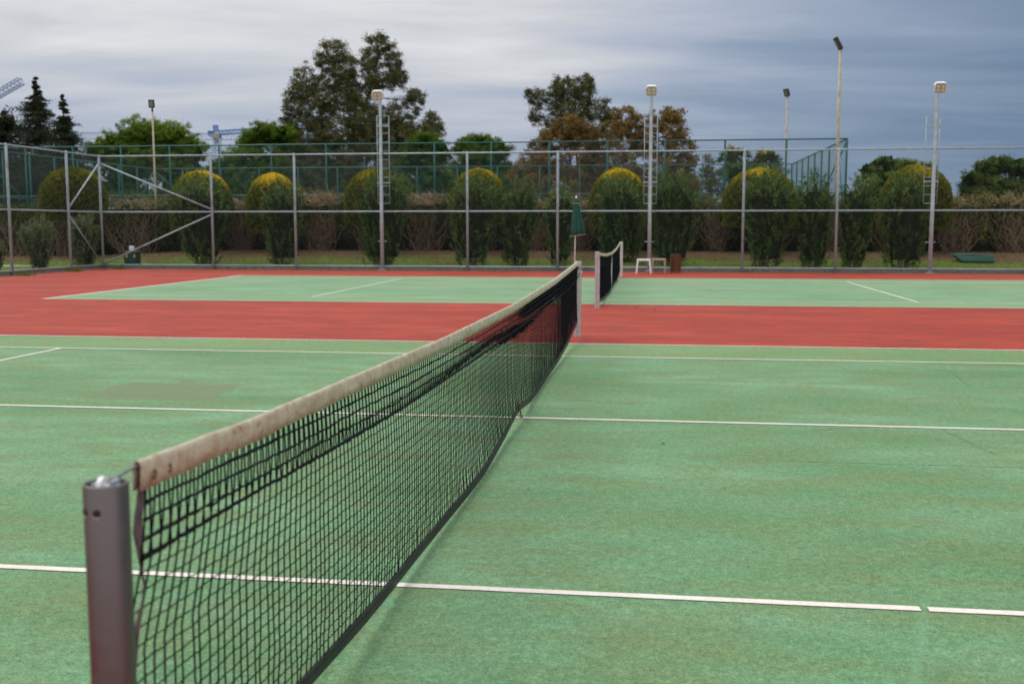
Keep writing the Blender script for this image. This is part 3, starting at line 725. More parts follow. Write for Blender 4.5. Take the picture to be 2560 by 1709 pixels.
def tube_post(x, y, h, rad, label, m, kind):
    r = thing('net_post', label, 'net post', (x, y, 0), 'net posts')
    n = 40; a = np.arange(n)*2*PI/n
    if kind == 'round':
        prof = [(rad, 0), (rad, h-.003), (rad-.0015, h), (rad-.004, h), (rad-.0055, h-.002), (rad-.0055, h-.12)]
        V = np.concatenate([np.stack([x+q*np.cos(a), y+q*np.sin(a), np.full(n, z)], 1) for q, z in prof])
        q = np.arange(n); F = np.concatenate([np.stack([q+i*n, (q+1) % n+i*n, (q+1) % n+(i+1)*n, q+(i+1)*n], 1) for i in range(len(prof)-1)])
        mb = MB(); mb.add(V, F); mb.build('tube', m, r, smooth=True)
        mb = MB(); disc(mb, (x, y, h-.10), (0, 0, 1), rad-.006, .004, 24); mb.build('inner_plate', M_BLACKM, r)
        mb = MB(); disc(mb, (x-.012, y+.002, h-.010), (1, 0, 0), .021, .010, 24); mb.tubes([[x-.028, y, h-.008], [x+.03, y, h-.008]], .005, 10, cap=True)
        mb.build('pulley', M_WHITE, r)
        mb = MB(); mb.box((x+.021, y-.004, h-.006), (.007, .03, .026)); mb.box((x-.020, y+.004, h-.012), (.006, .034, .022)); bevel(mb.build('pulley_bracket', M_GALV, r), .001)
        for dx_ in (-.026, .003):
            ang = math.atan2(-math.sqrt(max(0, rad**2-dx_**2)), dx_); nn = np.array([math.cos(ang), math.sin(ang), 0]); cc_ = np.array([x, y, h-.052])+nn*(rad-.004)
            mb = MB(); disc(mb, cc_, nn, .0078, .0055, 16); s_ = mb.build('screw_hole', M_BLACKM, r)
            mb = MB(); aa = np.linspace(-2.6, -.5, 10); tx = np.array([-nn[1], nn[0], 0])
            pts = [cc_+nn*.004+tx*.009*math.cos(q_)+np.array([0, 0, .010*math.sin(q_)]) for q_ in aa]
            mb.tubes(np.array(pts), .0016, 5); mb.build('worn_rim', M_ALU2, s_, smooth=True)
    else:
        mb = MB()
        for sx, rr in ((-.022, .024), (.020, .028)): mb.tubes([[x+sx, y, 0], [x+sx, y, h-.004], [x+sx, y, h]], np.array([rr, rr, rr*.85]), 18, cap=True)
        mb.box((x, y+.004, h/2), (.05, .036, h-.02))
        mb.build('tube', m, r, smooth=False)
        mb = MB(); a2 = np.linspace(0, 2*PI, 20)
        for z_ in ((.09, .15, h-.16, h-.09) if kind == 'double' else (.3, h-.12)):
            mb.tubes(np.stack([x+.052*np.cos(a2), y+.034*np.sin(a2), z_+.006*np.sin(a2)], 1), .0018, 5)
        mb.build('wire_tie', M_GALVD, r, smooth=True)
    return r
tube_post(-0.007, -0.914, 1.032, 0.0435, 'shiny round aluminium net post, closest to the camera', M_ALU, 'round')
tube_post(0.005, 11.89, 1.055, 0.04, 'weathered net post at the far end of the near court net', M_ALU2, 'double')
P = at(1492.5, 771, C2-.914); tube_post(float(P[0]), C2-.914, 1.065, 0.04, 'pale grey net post at the near end of the far court net', M_ALU2, 'double2')
P = at(1554, 690, C2+11.884); tube_post(0.03, C2+11.884, 1.07, 0.04, 'slim white net post at the far end of the far court net', M_STRAP, 'double2')

# ------------------------------------------------------------------ furniture by the far fence
WHT = plain('aged_white_plastic', (0.78, 0.80, 0.80), 0.5); BGE = plain('beige_wood_paint', (0.40, 0.31, 0.24), 0.6, 0, .2)
def stool(px0, px1, Y, h, m, splay, label, cat='stool'):
    A, B = gr(px0, 684), gr(px1, 684); x0 = at(px0, 684, Y)[0]; x1 = at(px1, 684, Y)[0]; cx = (x0+x1)/2; wd = x1-x0; dp = .40
    r = thing('stool', label, cat, (cx, Y, 0), 'low stools by the far fence')
    mb = MB(); mb.box((cx, Y, h-.03), (wd-splay*1.2, dp, .06)); bevel(mb.build('seat', m, r), .012)
    for sx in (-1, 1):
        for sy in (-1, 1):
            mb = MB(); t_ = (cx+sx*(wd/2-splay*.6-.03), Y+sy*(dp/2-.03)); b_ = (cx+sx*(wd/2-.025), Y+sy*(dp/2-.03+splay*.3))
            V = []
            for (p, z, s) in ((b_, 0, .022), (t_, h-.06, .03)):
                V += [[p[0]-s, p[1]-s, z], [p[0]+s, p[1]-s, z], [p[0]+s, p[1]+s, z], [p[0]-s, p[1]+s, z]]
            mb.add(V, np.array([[0, 3, 2, 1], [4, 5, 6, 7], [0, 1, 5, 4], [1, 2, 6, 5], [2, 3, 7, 6], [3, 0, 4, 7]])); bevel(mb.build('leg', m, r), .006)
    return r
stool(1589, 1629, 31.95, .485, WHT, .06, 'white plastic stool with splayed legs, beside the floodlight pole foot')
stool(1629, 1664, 32.35, .49, BGE, .0, 'beige square stool between the white stool and the slatted bin')

WOOD = plain('red_brown_wood', (0.15, 0.058, 0.020), 0.45, 0, .35, 9)
def slat_bin():
    Y = 32.55; x0 = at(1675, 680, Y)[0]; x1 = at(1702.5, 680, Y)[0]; cx = (x0+x1)/2; wd = x1-x0; h = .63
    r = thing('litter_bin', 'round litter bin of upright red brown wooden slats, right of the beige stool', 'litter bin', (cx, Y, 0))
    R_ = wd/2; mb = MB(); mb.tubes([[cx, Y, .05], [cx, Y, h-.02]], R_-.04, 20, cap=True); mb.build('liner', M_BLACKM, r)
    mb = MB(); n = 18
    for k in range(n):
        a = k*2*PI/n; c = np.array([cx+(R_-.012)*math.cos(a), Y+(R_-.012)*math.sin(a), .04+(h-.05)/2])
        ax = np.array([-math.sin(a), math.cos(a), 0]); ay = np.array([math.cos(a), math.sin(a), 0]); obox(mb, c, ax, ay, np.array([0, 0, 1.]), (.032, .018, h-.05))
    mb.build('slat_panel', WOOD, r)
    mb = MB(); a2 = np.linspace(0, 2*PI, 25)
    for z_ in (.12, h-.008): mb.tubes(np.stack([cx+(R_-.01)*np.cos(a2), Y+(R_-.01)*np.sin(a2), np.full(25, z_)], 1), .014 if z_ > .3 else .008, 6)
    mb.build('hoop', M_BLACKM, r, smooth=True)
    for k in range(4):
        a = k*PI/2+PI/4; mb = MB(); mb.tubes([[cx+(R_-.05)*math.cos(a), Y+(R_-.05)*math.sin(a), .07], [cx+R_*math.cos(a), Y+R_*math.sin(a), .04], [cx+(R_+.015)*math.cos(a), Y+(R_+.015)*math.sin(a), 0]], .012, 6, cap=True); mb.build('leg', M_BLACKM, r)
slat_bin()

def parasol():
    Y = 32.3; B = at(1436, 681, Y); x = float(B[0]); m_ = mpp((x, Y, 1.5))
    zt = float(at(1438, 490, Y)[2]); 
    r = thing('parasol', 'closed dark green parasol on a white pole beside the far court', 'parasol', (x, Y, 0))
    mb = MB(); mb.tubes([[x, Y, .05], [x+.045, Y, zt-.05]], .021, 12, cap=True); mb.build('pole', M_WHITE, r, smooth=True)
    tx = x+.045
    mb = MB(); mb.tubes([[tx, Y, zt-.12], [tx, Y, zt-.05], [tx, Y, zt-.03], [tx, Y, zt]], np.array([.045, .035, .028, .012]), 12, cap=True); mb.build('finial', M_WHITE, r, smooth=True)
    cloth = plain('dark_green_canvas', (0.004, 0.062, 0.038), .8, 0, .15, 12, .003)
    trim = M_STRAP
    n = 64; a = np.arange(n)*2*PI/n; fold = np.abs(np.sin(a*4+.3))**.7
    def cone(zs, rs, dep, skew):
        V = []
        for z_, R_, d_ in zip(zs, rs, dep):
            k = (zt-z_)
            rr = R_*(1-d_*(1-fold)); ex = .012*np.sin(a*3+z_*5)*(R_/.25)
            V.append(np.stack([tx+skew*k*.06+(rr+ex)*np.cos(a)-.02*k, Y+(rr+ex)*np.sin(a)*.9, z_+.03*np.cos(a)*(R_ > .2)], 1))
        q = np.arange(n); V = np.concatenate(V)
        return V, np.concatenate([np.stack([q+i*n, (q+1) % n+i*n, (q+1) % n+(i+1)*n, q+(i+1)*n], 1) for i in range(len(zs)-1)])
    zb = float(at(1438, 588, Y)[2])
    zs = np.linspace(zt-.14, zb, 10); rs = np.interp(np.linspace(0, 1, 10), [0, .15, .5, .85, 1], [.055, .10, .175, .245, .255]); dp = np.linspace(.1, .38, 10)
    V, F = cone(zs, rs, dp, 1.0); mb = MB(); mb.add(V, F); cn = mb.build('canopy', cloth, r, smooth=True)
    s_ = cn.modifiers.new('thick', 'SOLIDIFY'); s_.thickness = .006
    e = V[-n:]; e = np.concatenate([e, e[:1]]); mb = MB(); mb.tubes(e, .0085, 5); mb.build('hem', trim, cn, smooth=True)
    V, F = cone([zt-.07, zt-.12, zt-.20, zt-.245], [.05, .085, .125, .135], [.05, .15, .25, .3], .6); mb = MB(); mb.add(V, F); c2 = mb.build('vent_cap', cloth, cn, smooth=True)
    e = V[-n:]; e = np.concatenate([e, e[:1]]); mb = MB(); mb.tubes(e, .007, 5); mb.build('hem', trim, cn, smooth=True)
    mb = MB(); mb.tubes([[x, Y, 0], [x, Y, .05], [x, Y, .085], [x, Y, .2]], np.array([.27, .265, .06, .035]), 24, cap=True); mb.build('base', M_WHITE, r)
parasol()

# dark green box behind the fence with a white canister on it
BX = plain('bin_green', (0.008, 0.045, 0.038), .5, 0, .15); YL = plain('yellow_sticker', (0.75, 0.38, 0.01), .6)
Yb_ = 34.9; A = at(314, 668, Yb_); B = at(350, 668, Yb_); bw = (B[0]-A[0])*.86; bx = (A[0]+B[0])/2; bh_ = float(at(330, 627, Yb_)[2])
r = thing('waste_bin', 'dark green box shaped waste bin with yellow stickers behind the fence corner', 'waste bin', (bx, Yb_, 0))
mb = MB(); mb.box((bx, Yb_, (bh_-.06)/2), (bw*.94, .42, bh_-.06)); bevel(mb.build('body', BX, r), .02)
mb = MB(); mb.box((bx, Yb_, bh_-.03), (bw, .46, .055), top=(.94, .9)); bevel(mb.build('lid', BX, r), .012)
for (fx_, wd_, hh_) in ((-.12, .075, .10), (.19, .06, .11)):
    mb = MB(); mb.box((bx+fx_*bw/.5, Yb_-.213, bh_*.70), (wd_, .006, hh_)); mb.box((bx+fx_*bw/.5+.003, Yb_-.218, bh_*.70+.005), (wd_*.22, .004, hh_*.35), mi=1)
    mb.build('sticker', [YL, plain('sticker_mark', (.30, .13, .02), .6)], r)
cx_ = bx-.01
r2 = thing('canister', 'white canister standing on the dark green waste bin', 'canister', (cx_, Yb_, bh_))
mb = MB(); mb.box((cx_, Yb_, bh_+.095), (.17, .13, .17)); bevel(mb.build('body', M_WHITE, r2), .02)
mb = MB(); mb.tubes([[cx_+.045, Yb_, bh_+.175], [cx_+.045, Yb_, bh_+.20]], .028, 12, cap=True); mb.build('cap', M_BLACKM, r2)

# green tapered trough lying upside down on the bank
Yq = 37.6; A = at(2382, 652, Yq); B = at(2481, 652, Yq); q0, q1 = float(A[0]), float(B[0]); zq = float(gz(q0, Yq)); hh_ = float(at(2440, 634, Yq)[2])-zq
r = thing('upturned_trough', 'dark green plastic trough lying upside down on the grass bank at right', 'trough', ((q0+q1)/2, Yq, zq))
mb = MB(); V = []
for (x_, w_, z_) in ((q0-.02, .20, hh_-.05), (q0+.28, .30, 0), (q1, .30, 0), (q1-.03, .25, hh_*.85), (q0+.75, .24, hh_), (q0+.05, .18, hh_)):
    V += [[x_, Yq-w_, zq+z_], [x_, Yq+w_, zq+z_]]
F = [np.array([[0, 2, 4, 6, 8, 10]]), np.array([[1, 11, 9, 7, 5, 3]]), np.array([[i*2, i*2+1, ((i+1) % 6)*2+1, ((i+1) % 6)*2] for i in range(6)])]
GP = plain('green_plastic', (0.008, 0.085, 0.060), .45, 0, .15)
mb.add(V, F); bevel(mb.build('shell', GP, r), .025)
mb = MB(); mb.box(((q0+q1)/2+.15, Yq-.31, zq+.035), (q1-q0-.28, .03, .05)); bevel(mb.build('rim', GP, r), .008)

# dry leaves and crumbs lying on the courts
DL = leafmat('dry_leaf', [(0, (.10, .035, .015)), (1, (.22, .09, .03))])
def dry_leaf(px, py, s, label, rot):
    P = gr(px, py); n = 7; a = np.linspace(0, 2*PI, n, endpoint=False)
    V = np.stack([P[0]+s*np.cos(a)*(1+.3*np.sin(3*a)), P[1]+s*.7*np.sin(a)*(1+.25*np.cos(2*a)), .012+s*.35*np.abs(np.sin(a+rot))], 1)
    V = np.concatenate([V, [[P[0], P[1], .011]]]); F = np.array([[i, (i+1) % n, n] for i in range(n)])
    mb = MB(); mb.add(V, F, tint=rng.uniform(0, 1, n)); o = mb.build('dry_leaf', DL, tint=True); setorigin(o, (P[0], P[1], .011)); tag(o, label, 'leaf', 'dry leaves on the courts')
dry_leaf(1658, 1112, .016, 'small red brown dry leaf lying alone on the green near court', .4)
for px, py, s in ((1586, 771, .028), (1593, 769, .030), (1610, 776, .024), (1637, 776, .026), (1651, 769, .022)):
    dry_leaf(px, py, s, 'small dark dry leaf on the red strip in front of the far court', px)

# ------------------------------------------------------------------ vegetation
def leaves(mb, C, D, L, Wd, tint, mi=0):
    """diamond leaves: centre C, long axis D, length L, width Wd"""
    n = len(C); D = unit(D); S = unit(np.cross(D, rng.normal(size=(n, 3)))); L = np.broadcast_to(L, (n,))[:, None]; Wd = np.broadcast_to(Wd, (n,))[:, None]
    V = np.stack([C-D*L/2, C+S*Wd/2-D*L*.05, C+D*L/2, C-S*Wd/2-D*L*.05], 1).reshape(-1, 3)
    mb.add(V, np.arange(4*n).reshape(n, 4), tint=np.clip(tint, 0, 1), mi=mi)

def lump(a, h, k=0.12, ph=0.0):
    return 1+k*np.sin(3*a+ph+4*h)+k*.7*np.sin(5*a-2*ph+7*h)+k*.5*np.sin(9*a+ph*3-11*h)

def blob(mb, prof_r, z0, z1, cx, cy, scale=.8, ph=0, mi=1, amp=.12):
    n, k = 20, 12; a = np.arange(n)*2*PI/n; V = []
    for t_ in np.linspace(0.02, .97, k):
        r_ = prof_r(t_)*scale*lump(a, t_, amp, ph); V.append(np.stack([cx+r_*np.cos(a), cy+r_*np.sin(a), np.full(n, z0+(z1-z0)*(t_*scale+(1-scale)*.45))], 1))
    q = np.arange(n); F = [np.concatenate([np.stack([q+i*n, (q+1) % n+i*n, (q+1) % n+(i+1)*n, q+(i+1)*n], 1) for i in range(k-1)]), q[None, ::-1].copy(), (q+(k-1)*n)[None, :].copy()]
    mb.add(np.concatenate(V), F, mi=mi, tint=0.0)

def stems(mb, x, y, z0, n, spread, h0, h1, r0=.02, mi=0, top=None, k=6, wob=.08):
    a = rng.uniform(0, 2*PI, n); s = spread*np.sqrt(rng.uniform(.05, 1, n)); H = rng.uniform(h0, h1, n)
    t_ = np.linspace(0, 1, k)[None, :]
    P = np.stack([x+np.cos(a)[:, None]*s[:, None]*(.55+.45*t_**1.3), y+np.sin(a)[:, None]*s[:, None]*(.55+.45*t_**1.3), z0+H[:, None]*t_], -1)
    P[:, 1:] += np.cumsum(rng.normal(0, wob, (n, k-1, 3))*np.array([1, 1, .3]), axis=1)*.6
    mb.tubes(P, r0*(1-.75*t_)*rng.uniform(.5, 1.2, (n, 1)), 4, mi=mi); return P

def oleander(pl, pr, ptop, pbl, pbr, Y, label, n=9000, m=None, ph=0.0, light=0.0, pbot=672):
    cx = float(at((pbl+pbr)/2, pbot, Y)[0]); z0 = float(gz(cx, Y)); s = mpp((cx, Y, 1))
    z1 = float(at(cx, ptop, Y)[2]) if False else float(at((pl+pr)/2, ptop, Y)[2])
    RT_ = (pr-pl)/2*s*.88; RB = (pbr-pbl)/2*s; top_dx = ((pl+pr)-(pbl+pbr))/2*s
    H = z1-z0
    prof = lambda t_: np.interp(t_, [0, .08, .35, .62, .85, .95, 1.0], [RB*.9, RB*1.05, RB+(RT_-RB)*.42, RT_*1.0, RT_*.86, RT_*.6, RT_*.15])
    r = thing('oleander_bush', label, 'oleander', (cx, Y, z0), 'oleander bushes along the grey fence')
    mb = MB(); stems(mb, cx, Y, z0, 14, RB*.9, H*.4, H*.75, .022); mb.build('stem', M_BARK, r)
    mb = MB()
    nb = int(n/26)                                         # shoots: whorls of leaves along upright twigs
    t_ = rng.uniform(0.02, 1, nb)**.85; a = rng.uniform(0, 2*PI, nb); R_ = prof(t_)
    keep = rng.uniform(0, 1, nb) < (R_/R_.max()*.6+.4); t_, a, R_ = t_[keep], a[keep], R_[keep]
    fr = 1-np.abs(rng.normal(0, .22, len(t_))); rad = R_*np.clip(fr, .2, 1.05)*lump(a, t_, .11, ph)
    top_n = rng.uniform(.86, 1.06, len(t_))
    base = np.stack([cx+top_dx*t_+rad*np.cos(a), Y+rad*np.sin(a), z0+H*t_*np.where(t_ > .8, top_n, 1)], 1)
    m_ = 26; out = np.stack([np.cos(a)*.5, np.sin(a)*.5, np.full(len(a), 1.0)], 1); out = unit(out+rng.normal(0, .2, out.shape))
    along = rng.uniform(-.16, .22, (len(base), m_, 1)); C_ = base[:, None]+out[:, None]*along+rng.normal(0, .035, (len(base), m_, 3))
    D = unit(out[:, None]*.9+rng.normal(0, .55, C_.shape)); N = len(base)*m_
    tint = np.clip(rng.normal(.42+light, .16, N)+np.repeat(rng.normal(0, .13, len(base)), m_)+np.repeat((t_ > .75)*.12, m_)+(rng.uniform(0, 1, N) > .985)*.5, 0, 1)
    leaves(mb, C_.reshape(-1, 3)+0, D.reshape(-1, 3), rng.uniform(.09, .16, N), rng.uniform(.022, .034, N), tint)
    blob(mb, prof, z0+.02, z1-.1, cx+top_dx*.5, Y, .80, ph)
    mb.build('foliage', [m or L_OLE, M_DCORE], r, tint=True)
    return r

def dome(pl, pr, ptop, pbot, Y, label, gold, n=26000, ph=0.0, side=0.0):
    c = at((pl+pr)/2, (ptop+pbot)/2, Y); cx = float(c[0]); s = mpp(c); R_ = (pr-pl)/2*s; z1 = float(at((pl+pr)/2, ptop, Y)[2]); z0 = float(at((pl+pr)/2, pbot, Y)[2]); H = z1-z0
    zg = float(gz(cx, Y))
    r = thing('topiary_tree', label, 'topiary tree', (cx, Y, zg), 'clipped dome shaped trees')
    mb = MB(); stems(mb, cx, Y, zg, 7, R_*.35, (z0-zg)+.4, (z0-zg)+.7, .07, wob=.05, k=5); mb.build('trunk', M_BARK, r)
    def prof(t_): return R_*np.where(t_ < .3, .93+.07*np.sin(np.clip(t_/.3, 0, 1)*PI/2), (1-np.clip((t_-.3)/.7, 0, 1)**2.5)**.5)
    nt = n; t_ = rng.uniform(0, 1, nt)
    # top cap gets area-weighted extra samples
    t_ = np.where(rng.uniform(0, 1, nt) < .35, 1-.18*rng.uniform(0, 1, nt)**2, t_)
    a = rng.uniform(0, 2*PI, nt); pr_ = prof(t_)
    inner = rng.uniform(0, 1, nt) < .10
    rad = pr_*np.where(inner, np.sqrt(rng.uniform(0, 1, nt)), 1-np.abs(rng.normal(0, .02, nt)))*(1+.012*np.sin(7*a+ph+t_*13)+.010*np.sin(13*a-t_*21))
    z_ = z0+H*t_; z_ = np.where(inner, z0+rng.normal(0, .05, nt), z_)
    C_ = np.stack([cx+rad*np.cos(a), Y+rad*np.sin(a), z_], 1)
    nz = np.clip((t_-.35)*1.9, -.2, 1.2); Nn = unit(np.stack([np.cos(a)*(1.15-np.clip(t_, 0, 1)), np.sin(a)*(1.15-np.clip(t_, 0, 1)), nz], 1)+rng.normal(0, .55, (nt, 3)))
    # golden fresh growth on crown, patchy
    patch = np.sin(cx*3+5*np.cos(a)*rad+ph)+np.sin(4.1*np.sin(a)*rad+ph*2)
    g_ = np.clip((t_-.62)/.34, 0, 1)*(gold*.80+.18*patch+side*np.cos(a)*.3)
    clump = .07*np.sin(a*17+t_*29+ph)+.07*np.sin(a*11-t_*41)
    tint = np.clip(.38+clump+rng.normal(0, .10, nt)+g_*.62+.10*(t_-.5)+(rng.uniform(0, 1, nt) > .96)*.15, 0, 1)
    mb = MB(); leaves(mb, C_, Nn, rng.uniform(.05, .09, nt), rng.uniform(.022, .04, nt), tint)
    # stray shoots
    ns = 500; j = rng.integers(0, nt, ns); leaves(mb, C_[j]+Nn[j]*.05, Nn[j], .12, .025, tint[j])
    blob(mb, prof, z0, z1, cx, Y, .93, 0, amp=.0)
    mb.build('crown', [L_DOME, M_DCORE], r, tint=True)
    return r

YD = 40.4
dome(103, 264, 420, 545, YD, 'clipped olive green dome tree behind the left fence corner, without a bush in front', .10, ph=.3)
dome(425, 583, 429, 573, YD, 'clipped dome tree with golden right shoulder, behind the bush left of the second grey post', .75, ph=1.1, side=1)
dome(614, 752, 435, 578, YD, 'brightest golden topped dome tree, narrow, left of the third grey post', 1.0, ph=2.0, side=.6)
dome(860, 1010, 425, 556, YD, 'clipped dome tree behind the left floodlight pole and its bush', .30, ph=2.7)
dome(1124, 1266, 424, 560, YD, 'clipped dome tree with golden rim, second to the left of the parasol', .70, ph=3.3, side=.6)
dome(1474, 1618, 424, 566, YD, 'clipped golden capped dome tree between the parasol and the middle floodlight pole', .70, ph=4.4, side=.5)
dome(1807, 1992, 422, 564, YD, 'widest dome tree, thin gold rim with a reddish brown spot, right of the wooden bin', .48, ph=5.1, side=-.4)
dome(2200, 2378, 415, 572, YD, 'golden brown dome tree behind the right floodlight pole', .46, ph=6.0)

YO = 35.3
oleander(432, 590, 438, 470, 545, YO, 'dark oleander bush at the second grey post, covering most of a golden dome tree', 9500, ph=.4)
oleander(655, 775, 452, 675, 740, YO, 'dark oleander bush at the third grey post, narrower than its left neighbour', 8000, ph=1.7)
oleander(898, 1046, 428, 915, 990, YO, 'dark oleander bush directly behind the left floodlight pole', 9500, ph=2.5)
oleander(1118, 1256, 438, 1140, 1216, YO, 'dark oleander bush behind the post left of the parasol post, under a golden dome', 9500, ph=3.4)
oleander(1252, 1350, 448, 1262, 1322, YO, 'slender oleander bush with no dome tree behind, left of the parasol', 7500, ph=4.4)
oleander(1352, 1450, 462, 1372, 1424, YO, 'thin yellowish oleander bush just left of the closed parasol', 5200, ph=5.2, light=.12)
oleander(1478, 1612, 446, 1500, 1606, 37.6, 'broad oleander bush between the parasol and the middle floodlight pole', 10500, ph=5.9, pbot=640)
oleander(1614, 1742, 428, 1640, 1716, YO, 'very dark oleander bush right behind the two stools', 9500, ph=6.6, light=-.10)
oleander(1850, 1990, 432, 1874, 1944, YO, 'dark oleander bush in front of the widest dome tree', 9500, ph=7.3)
oleander(1986, 2086, 442, 2000, 2056, YO, 'dark oleander bush left of the leaning tall lamp post', 8000, ph=8.1)
oleander(2094, 2190, 440, 2104, 2154, YO, 'dark oleander bush just right of the tall lamp post', 7500, ph=8.8)
oleander(2196, 2326, 436, 2216, 2300, YO, 'dark oleander bush left of the right floodlight pole, in front of a golden brown dome', 9500, ph=9.5)
YS = 32.6
def shrub(pl, pr, ptop, pbl, pbr, pbot, Y, label, n, ph):
    return oleander(pl, pr, ptop, pbl, pbr, Y, label, n, L_OLI, ph, .08, pbot)
shrub(60, 142, 552, 84, 116, 680, 31.8, 'grey green shrub outside the left fence, between its two visible posts', 5200, 1.3)
shrub(178, 250, 540, 192, 232, 672, 33.3, 'grey green shrub outside the left fence, beside the fence corner', 5200, 2.6)
shrub(-45, 9, 600, -30, 4, 684, 30.6, 'grey green shrub cut off by the left edge of the photo', 2600, 3.6)

# --- ragged hedge plants
YH = 42.3
def hedge(pc, hw, ptop, label, dry, n=5200, tuft=0, green=0.0):
    c = at(pc, ptop, YH); cx = float(c[0]); s = mpp(c); R_ = hw*s; zg = float(gz(cx, YH)); H = float(c[2])-zg
    r = thing('hedge_shrub', label, 'hedge shrub', (cx, YH, zg), 'ragged hedge shrubs on the bank')
    mb = MB(); stems(mb, cx, YH-.45, zg-.02, int(26+30*dry), R_*.85, H*.45, H*1.0, .020, k=11, wob=.17)
    stems(mb, cx, YH-.25, zg-.02, int(16+16*dry), R_*.3, H*.4, H*.85, .030, k=10, wob=.22)
    mb.build('stem', M_TWIG, r)
    if tuft:
        mb = MB(); n_ = 40+45*tuft; a = rng.uniform(0, 2*PI, n_); L = rng.uniform(.15, .5, n_)*np.where(rng.uniform(0, 1, n_) > .93, 2.0, 1)
        B_ = np.stack([cx+rng.normal(0, R_*.42, n_), YH-.35+rng.normal(0, .3, n_), zg+H*rng.uniform(.80, .97, n_)], 1)
        d1 = unit(np.stack([np.cos(a), np.sin(a)*.6, rng.uniform(.0, 1.3, n_)], 1)); t_ = np.linspace(0, 1, 5)[None, :, None]
        P = B_[:, None]+d1[:, None]*L[:, None, None]*t_; P[:, 1:] += np.cumsum(rng.normal(0, .035, (n_, 4, 3)), 1)
        mb.tubes(P, .011*(1-.7*t_[..., 0])*rng.uniform(.6, 1.3, (n_, 1)), 3); mb.build('dry_branch', M_TWIGL, r)
    mb = MB(); nb = n//14
    X = cx+rng.uniform(-R_, R_, nb)*1.02; Yy = YH+rng.normal(0, .38, nb); hh = rng.uniform(.12, 1, nb)**.8
    topl = 1+.05*np.sin(X*2.3)+.04*np.sin(X*5.1)
    B_ = np.stack([X, Yy, zg+H*hh*topl], 1); C_ = B_[:, None]+rng.normal(0, .085, (nb, 14, 3)); N = nb*14
    D = rng.normal(0, 1, (N, 3))+np.array([0, 0, .8])
    tn = np.clip(rng.normal(.36+.10*dry+green, .16, N)+np.repeat(rng.normal(0, .12, nb), 14)+np.repeat((hh > .85)*.12, 14), 0, 1)
    leaves(mb, C_.reshape(-1, 3), D, rng.uniform(.05, .10, N), rng.uniform(.02, .035, N), tn)
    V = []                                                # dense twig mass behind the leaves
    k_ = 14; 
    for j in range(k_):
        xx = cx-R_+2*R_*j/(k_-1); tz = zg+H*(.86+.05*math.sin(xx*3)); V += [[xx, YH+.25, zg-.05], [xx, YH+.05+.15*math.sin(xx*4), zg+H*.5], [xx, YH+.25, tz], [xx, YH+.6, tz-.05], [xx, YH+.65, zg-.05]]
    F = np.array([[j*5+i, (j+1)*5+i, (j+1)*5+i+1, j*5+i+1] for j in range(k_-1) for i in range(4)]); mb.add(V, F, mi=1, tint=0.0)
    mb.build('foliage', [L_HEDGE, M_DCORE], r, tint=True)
    return r
hedge(40, 80, 505, 'ragged hedge shrub at the left edge of the photo, behind the left fence', .2, green=-.05)
hedge(180, 80, 512, 'ragged hedge shrub under the leftmost dome tree', .2)
hedge(350, 98, 498, 'wide hedge shrub of bare arching brown stems behind the waste bin', .9, 6200, 2, green=.02)
hedge(515, 80, 508, 'hedge shrub hidden behind the bush of the second grey post', .3, 3600)
hedge(612, 50, 500, 'narrow brown topped hedge shrub between the second and third dome trees', .6, 3200, 1)
hedge(708, 56, 510, 'hedge shrub under the brightest golden dome tree', .5, 3200)
hedge(808, 66, 488, 'hedge shrub with long pale dead branches standing up, right of the third grey post', 1.0, 5200, 3)
hedge(930, 66, 512, 'hedge shrub behind the left floodlight pole', .4, 3200)
hedge(1066, 76, 488, 'hedge shrub with a tan crest of dead branches and a thick brown stem bundle', 1.0, 5200, 3)
hedge(1205, 72, 508, 'hedge shrub behind the fifth grey post', .3, 3200)
hedge(1335, 66, 500, 'hedge shrub with tan twig crest left of the parasol', .8, 4200, 2)
hedge(1448, 56, 498, 'hedge shrub directly behind the parasol canopy', .7, 4200, 2)
hedge(1565, 72, 510, 'hedge shrub beneath the golden capped dome by the middle floodlight', .3, 3200)
hedge(1690, 66, 502, 'hedge shrub behind the wooden slatted bin', .3, 3600)
hedge(1795, 50, 490, 'pale twiggy hedge shrub in the gap left of the widest dome tree', .7, 4600, 0, green=.05)
hedge(1920, 76, 505, 'hedge shrub beneath the widest dome tree', .3, 3200)
hedge(2075, 76, 500, 'hedge shrub behind the foot of the tall lamp post', .4, 3800)
hedge(2228, 78, 500, 'hedge shrub behind the oleander left of the right floodlight', .3, 3200)
hedge(2385, 80, 492, 'hedge shrub of tangled bare grey stems right of the right floodlight pole', .9, 5600, 1, green=.10)
hedge(2535, 78, 486, 'hedge shrub with leafy green top at the right edge of the photo', .7, 5600, 1, green=.14)

